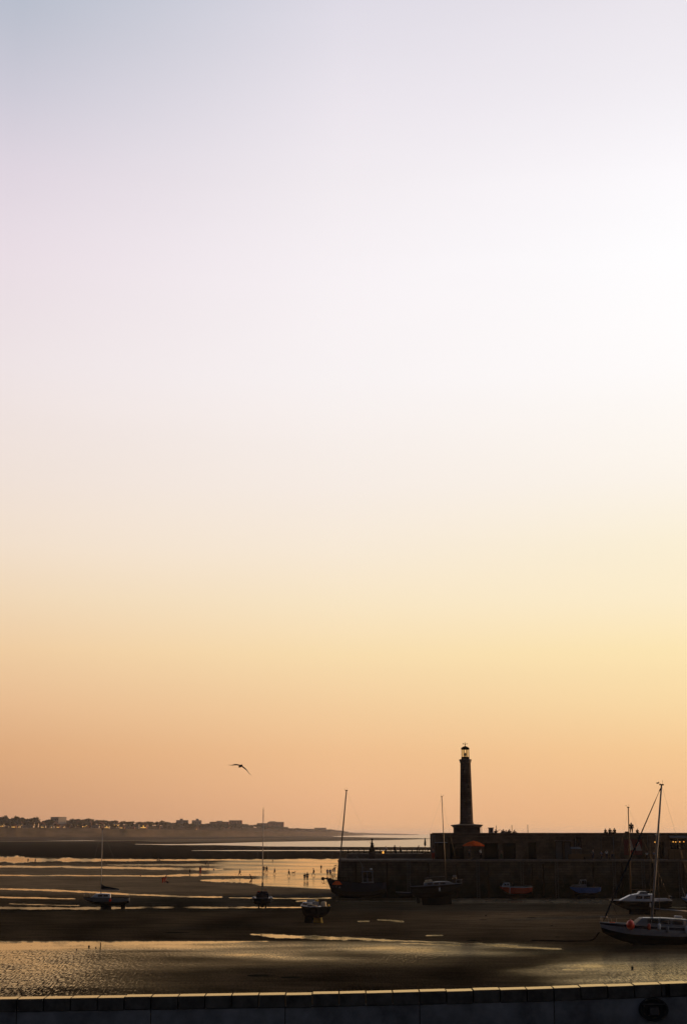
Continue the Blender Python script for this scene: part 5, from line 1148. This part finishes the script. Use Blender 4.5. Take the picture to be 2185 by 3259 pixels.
# ================================================================ FAR COAST: trees, houses, blocks
random.seed(11)
def land(u, back=120):
    D = interp(DIST, u)+back; zt = zat(u, interp(TOPV, u), interp(DIST, u)); zb = zat(u, interp(BACKV, u), interp(DIST, u)+300); f = max(0, min(1, (back-80)/220)); return D, zt+1+(zb-zt-1)*f
TOPS = [(-400,2600),(0,2598),(12,2598),(25,2605),(45,2603),(52,2599),(60,2604),(70,2604),(85,2604),(105,2601),(118,2607),(125,2612),(140,2607),(165,2611),(205,2613),(230,2609),(265,2606),(300,2609),(325,2611),(345,2614),(385,2612),(395,2616),(435,2616),(450,2612),(465,2618),(490,2614),(545,2616),(560,2621),(600,2616),(612,2622),(645,2619),(690,2617),(770,2621),(800,2623),(830,2622),(905,2630),(915,2633),(960,2636),(1000,2637),(1035,2637),(1060,2640),(1100,2646),(1140,2652)]
def crown_mesh(seed):
    rnd = random.Random(seed); b_ = bmesh.new()
    lobes = [(Vector((rnd.uniform(-.32, .32), rnd.uniform(-.3, .3), rnd.uniform(.38, .80))), rnd.uniform(.16, .30)) for _ in range(10)]
    for c_, r_ in lobes:
        for _ in range(34):
            d = Vector((rnd.gauss(0, 1), rnd.gauss(0, 1), rnd.gauss(0, 1))).normalized(); p0 = c_+d*r_*rnd.uniform(.6, 1.08); t1 = d.orthogonal().normalized(); t1.rotate(Matrix.Rotation(rnd.uniform(0, 6.28), 3, d)); t2 = d.cross(t1); q = rnd.uniform(.05, .10)
            b_.faces.new([b_.verts.new(p0+t1*q), b_.verts.new(p0+t2*q+d*q*.4), b_.verts.new(p0-t1*q), b_.verts.new(p0-t2*q-d*q*.3)])
    m_ = bpy.data.meshes.new('crown'); b_.to_mesh(m_); b_.free(); m_.materials.append(M['leaf']); return m_
crowns = [crown_mesh(i) for i in range(4)]
tm = MB().tube([(0, 0, -.1), (.02, 0, .25), (-.01, .01, .55)], [.05, .035, .015], 6).tube([(.02, 0, .25), (.2, .05, .6)], [.025, .01], 5).tube([(.02, 0, .3), (-.18, -.04, .62)], [.025, .01], 5).build('trunk', M['bark']); tmm = tm.data; bpy.data.objects.remove(tm)
def tree(u, vtop, back, wide, label, group):
    D, zb = land(u, back); zt = zat(u, vtop, D); h_ = max(4, zt-zb); p0 = on(u, D, zb)
    o = empty('tree', p0, label, 'tree', group); k = random.uniform(.85, 1.2)
    for nm, m_ in (('crown', random.choice(crowns)), ('trunk', tmm)):
        c_ = bpy.data.objects.new(nm, m_); COL.objects.link(c_); c_.parent = o; c_.scale = (wide*k, wide*k, h_)
    o.rotation_euler = (0, 0, random.uniform(0, 6))
u_ = -150.0
while u_ < 560:
    skip = 160 < u_ < 208
    if not skip: tree(u_, interp(TOPS, u_)-random.uniform(-6.5, 2.5), random.uniform(170, 330), random.uniform(11, 19), 'dark bushy tree in the skyline belt of trees on the left clifftop', 'skyline trees on the left clifftop')
    u_ += random.uniform(5.5, 9.5)
u_ = -100.0
while u_ < 560:
    tree(u_, interp(TOPS, u_)+random.uniform(8, 14), random.uniform(60, 110), random.uniform(7, 12), 'lower dark tree among the houses on the left clifftop', 'lower trees among the clifftop houses'); u_ += random.uniform(12, 24)
u_ = 562.0
while u_ < 1120:
    tree(u_, interp(TOPS, u_)+random.uniform(1, 5), random.uniform(110, 300), random.uniform(24, 40)*(interp(DIST, u_)/4000), 'hazy distant tree on the receding headland', 'hazy trees on the receding headland'); u_ += random.uniform(9, 17)
for u_, vt, lb in ((8, 2595.5, 'tallest spreading tree at the left edge of the far skyline'), (52, 2598, 'round topped tree standing above the far skyline near the left edge'), (66, 2601, 'second round topped tree right of the round one near the left edge'), (110, 2600, 'broad high tree left of the sunlit flat roofed block')):
    tree(u_, vt, 200, 17, lb, None)

def house(u, vtop, back, w, label, mw, mr, lit=(), rz=0, group='houses on the left clifftop'):
    D, zb = land(u, back); zt = zat(u, vtop, D); h_ = max(5.5, zt-zb); p0 = on(u, D, zb-1); o = empty('house', p0, label, 'house', group, rz=rz)
    e = h_*.66+1; d_ = w*.8
    wl = MB(); wl.loft([[(-w/2, y, 0), (w/2, y, 0), (w/2, y, e), (0, y, h_+.8), (-w/2, y, e)] if rz < 5 else [] for y in (-d_/2, d_/2)]); wl = wl.build('wall', mw, o)
    rf = MB()
    for sg in (-1, 1): rf.loft([[(sg*w*.56, y, e-.35), (0, y, h_+1.0), (0, y, h_+1.3), (sg*w*.58, y, e-.1)] for y in (-d_/2-.4, d_/2+.4)])
    rf = rf.build('roof', mr, o); MB().box((w*.22, 0, h_+1.0), (.9, 1.2, 2.0)).build('chimney', M['brick'], rf)
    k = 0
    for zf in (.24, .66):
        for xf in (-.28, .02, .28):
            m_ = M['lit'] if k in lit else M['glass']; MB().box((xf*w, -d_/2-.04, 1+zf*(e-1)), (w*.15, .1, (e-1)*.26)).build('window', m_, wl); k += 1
    return o
# clifftop houses: u, roof v, width, wall, roof, windows with painted sun glints, words that point to each
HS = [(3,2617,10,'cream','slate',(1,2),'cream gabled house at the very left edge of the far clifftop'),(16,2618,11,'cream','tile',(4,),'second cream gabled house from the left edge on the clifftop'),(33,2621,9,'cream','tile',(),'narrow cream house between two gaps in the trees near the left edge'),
 (43,2626,8,'brick','slate',(0,1,2),'low brick house with a row of sun glinting ground floor windows near the left edge'),(56,2626,8,'cream','slate',(0,2),'low cream house with two glinting windows, fifth from the left edge'),(66,2617,7,'cream','tile',(5,),'tall narrow orange fronted house below the round topped trees'),
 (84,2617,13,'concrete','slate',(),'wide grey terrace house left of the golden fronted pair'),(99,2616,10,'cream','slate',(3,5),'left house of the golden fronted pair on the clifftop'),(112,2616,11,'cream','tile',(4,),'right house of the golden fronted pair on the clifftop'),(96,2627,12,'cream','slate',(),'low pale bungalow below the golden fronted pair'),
 (133,2618,8,'brick','tile',(1,),'brick house alone in the trees left of the sunlit block'),(137,2627,9,'cream','slate',(0,1),'low house with a bright glinting corner below the lone brick house'),(164,2628,9,'concrete','slate',(1,),'low house with one glinting window under the sunlit flat roofed block'),(174,2617,7,'cream','tile',(4,),'small gabled house just under the sunlit flat roofed block'),
 (182,2628,9,'brick','tile',(1,2),'low brick house with glinting windows right of the sunlit block'),(199,2628,8,'cream','slate',(2,),'small cream house with its right window glinting, past the sunlit block'),(213,2621,10,'brick','slate',(),'unlit brick house in the trees right of the sunlit block'),(232,2622,9,'cream','tile',(),'unlit cream house in the trees midway along the left clifftop'),
 (246,2616,8,'brick','tile',(4,),'tall brick house with one upper glint among dense trees'),(270,2619,12,'brick','slate',(0,1,5),'wide brick house with orange sun glints across its front'),(285,2613,7,'brick','tile',(),'tall narrow brick gable in the densest trees'),(303,2628,15,'concrete','slate',(),'long pale low building on the clifftop before the brightest glints'),
 (317,2617,10,'brick','tile',(0,1,4),'brick house with the tall golden glint left of the brightest window'),(325,2618,8,'cream','tile',(4,),'cream house immediately right of the tall golden glint'),(340,2625,10,'cream','slate',(0,1,2,4),'cream house with the brightest windows on the clifftop'),(364,2617,8,'cream','slate',(4,),'left one of two bright gables right of the brightest window'),(372,2617,8,'cream','tile',(3,5),'right one of two bright gables right of the brightest window'),
 (388,2629,10,'brick','slate',(0,1),'low house with a glinting left corner past the two bright gables'),(421,2629,9,'brick','slate',(),'low unlit house right of the glinting corner house'),(437,2619,7,'cream','slate',(),'pale narrow house below the treeline gap'),(456,2621,15,'brick','tile',(0,1,2,4),'wide brick house with an orange glinting front'),(502,2622,8,'brick','slate',(1,4),'small dark house with one golden glint, before the blocks'),(625,2630,9,'brick','slate',(1,),'far small house with a single faint glint between the blocks')]
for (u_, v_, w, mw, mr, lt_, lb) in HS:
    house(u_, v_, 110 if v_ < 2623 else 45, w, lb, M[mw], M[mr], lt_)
def block(u0, u1, vtop, back, label, mw, rz=0, tower=None, cols=4, rows_=3, depth=16):
    uc = (u0+u1)/2; D, zb = land(uc, back); zt = zat(uc, vtop, D); w = (u1-u0)/F*D*1.0; p0 = on(uc, D, zb-4); h_ = zt-zb+4; o = empty('apartment_block', p0, label, 'apartment block', 'flat roofed blocks on the far coast', rz=rz)
    wl = MB().box((0, 0, h_/2), (w, depth, h_)).build('wall', mw, o); rf = MB(); rf.box((0, 0, h_+.2), (w+.8, depth+.8, .4))
    if tower: rf.box((w*(tower[0]-.5), 0, h_+tower[1]/2), (w*tower[2], depth*.5, tower[1]))
    rf.build('roof', M['concrete'], o)
    for i in range(cols):
        for j in range(rows_): MB().box((w*((i+.5)/cols-.5), -depth/2-.05, h_*(.40+.5*j/rows_)+1), (w/cols*.6, .12, h_*.10)).build('window', M['glass'], wl)
    return o
block(164, 205, 2601.5, 330, 'flat roofed block on the skyline with its right end lit orange by the sun', M['cream'], rz=-.75, cols=4, rows_=2, depth=20)
block(561, 598, 2611.5, 330, 'left of two square flat roofed blocks with small roof towers', M['concrete'], tower=(.42, 4, .25))
block(611, 640, 2612, 330, 'right of two square flat roofed blocks with small roof towers', M['concrete'], tower=(.55, 4.5, .3))
block(668, 728, 2616.5, 300, 'long stepped block left of the tall flat roofed one', M['brick'], tower=(.5, 3, .3), cols=6)
block(729, 769, 2612, 320, 'tall flat roofed block midway along the receding headland', M['brick'], cols=5, rows_=4, depth=22)
block(818, 856, 2621, 300, 'lower flat block joined to the broad one behind the thin yacht mast', M['brick'], cols=4)
block(852, 902, 2617, 320, 'broad flat roofed block right of the thin yacht mast', M['brick'], cols=6, rows_=3, depth=30, tower=(.3, 2.5, .4))
block(1000, 1037, 2635.5, 300, 'last low flat block near the tip of the headland', M['brick'], cols=5, rows_=2, depth=30)

# ================================================================ AIR
hz = MB(); hz.box((0, 14000, 30.5), (130000, 31000, 65)); hz = hz.build('haze', bpy.data.materials.new('haze')); hz['kind'] = 'stuff'
hm_ = hz.data.materials[0]; hm_.use_nodes = True; t = hm_.node_tree
for n_ in list(t.nodes): t.nodes.remove(n_)
vo = t.nodes.new('ShaderNodeVolumePrincipled'); oo = t.nodes.new('ShaderNodeOutputMaterial'); t.links.new(vo.outputs[0], oo.inputs['Volume'])
vo.inputs['Color'].default_value = (.95, .90, .88, 1); vo.inputs['Density'].default_value = 4.1e-5; vo.inputs['Anisotropy'].default_value = .35
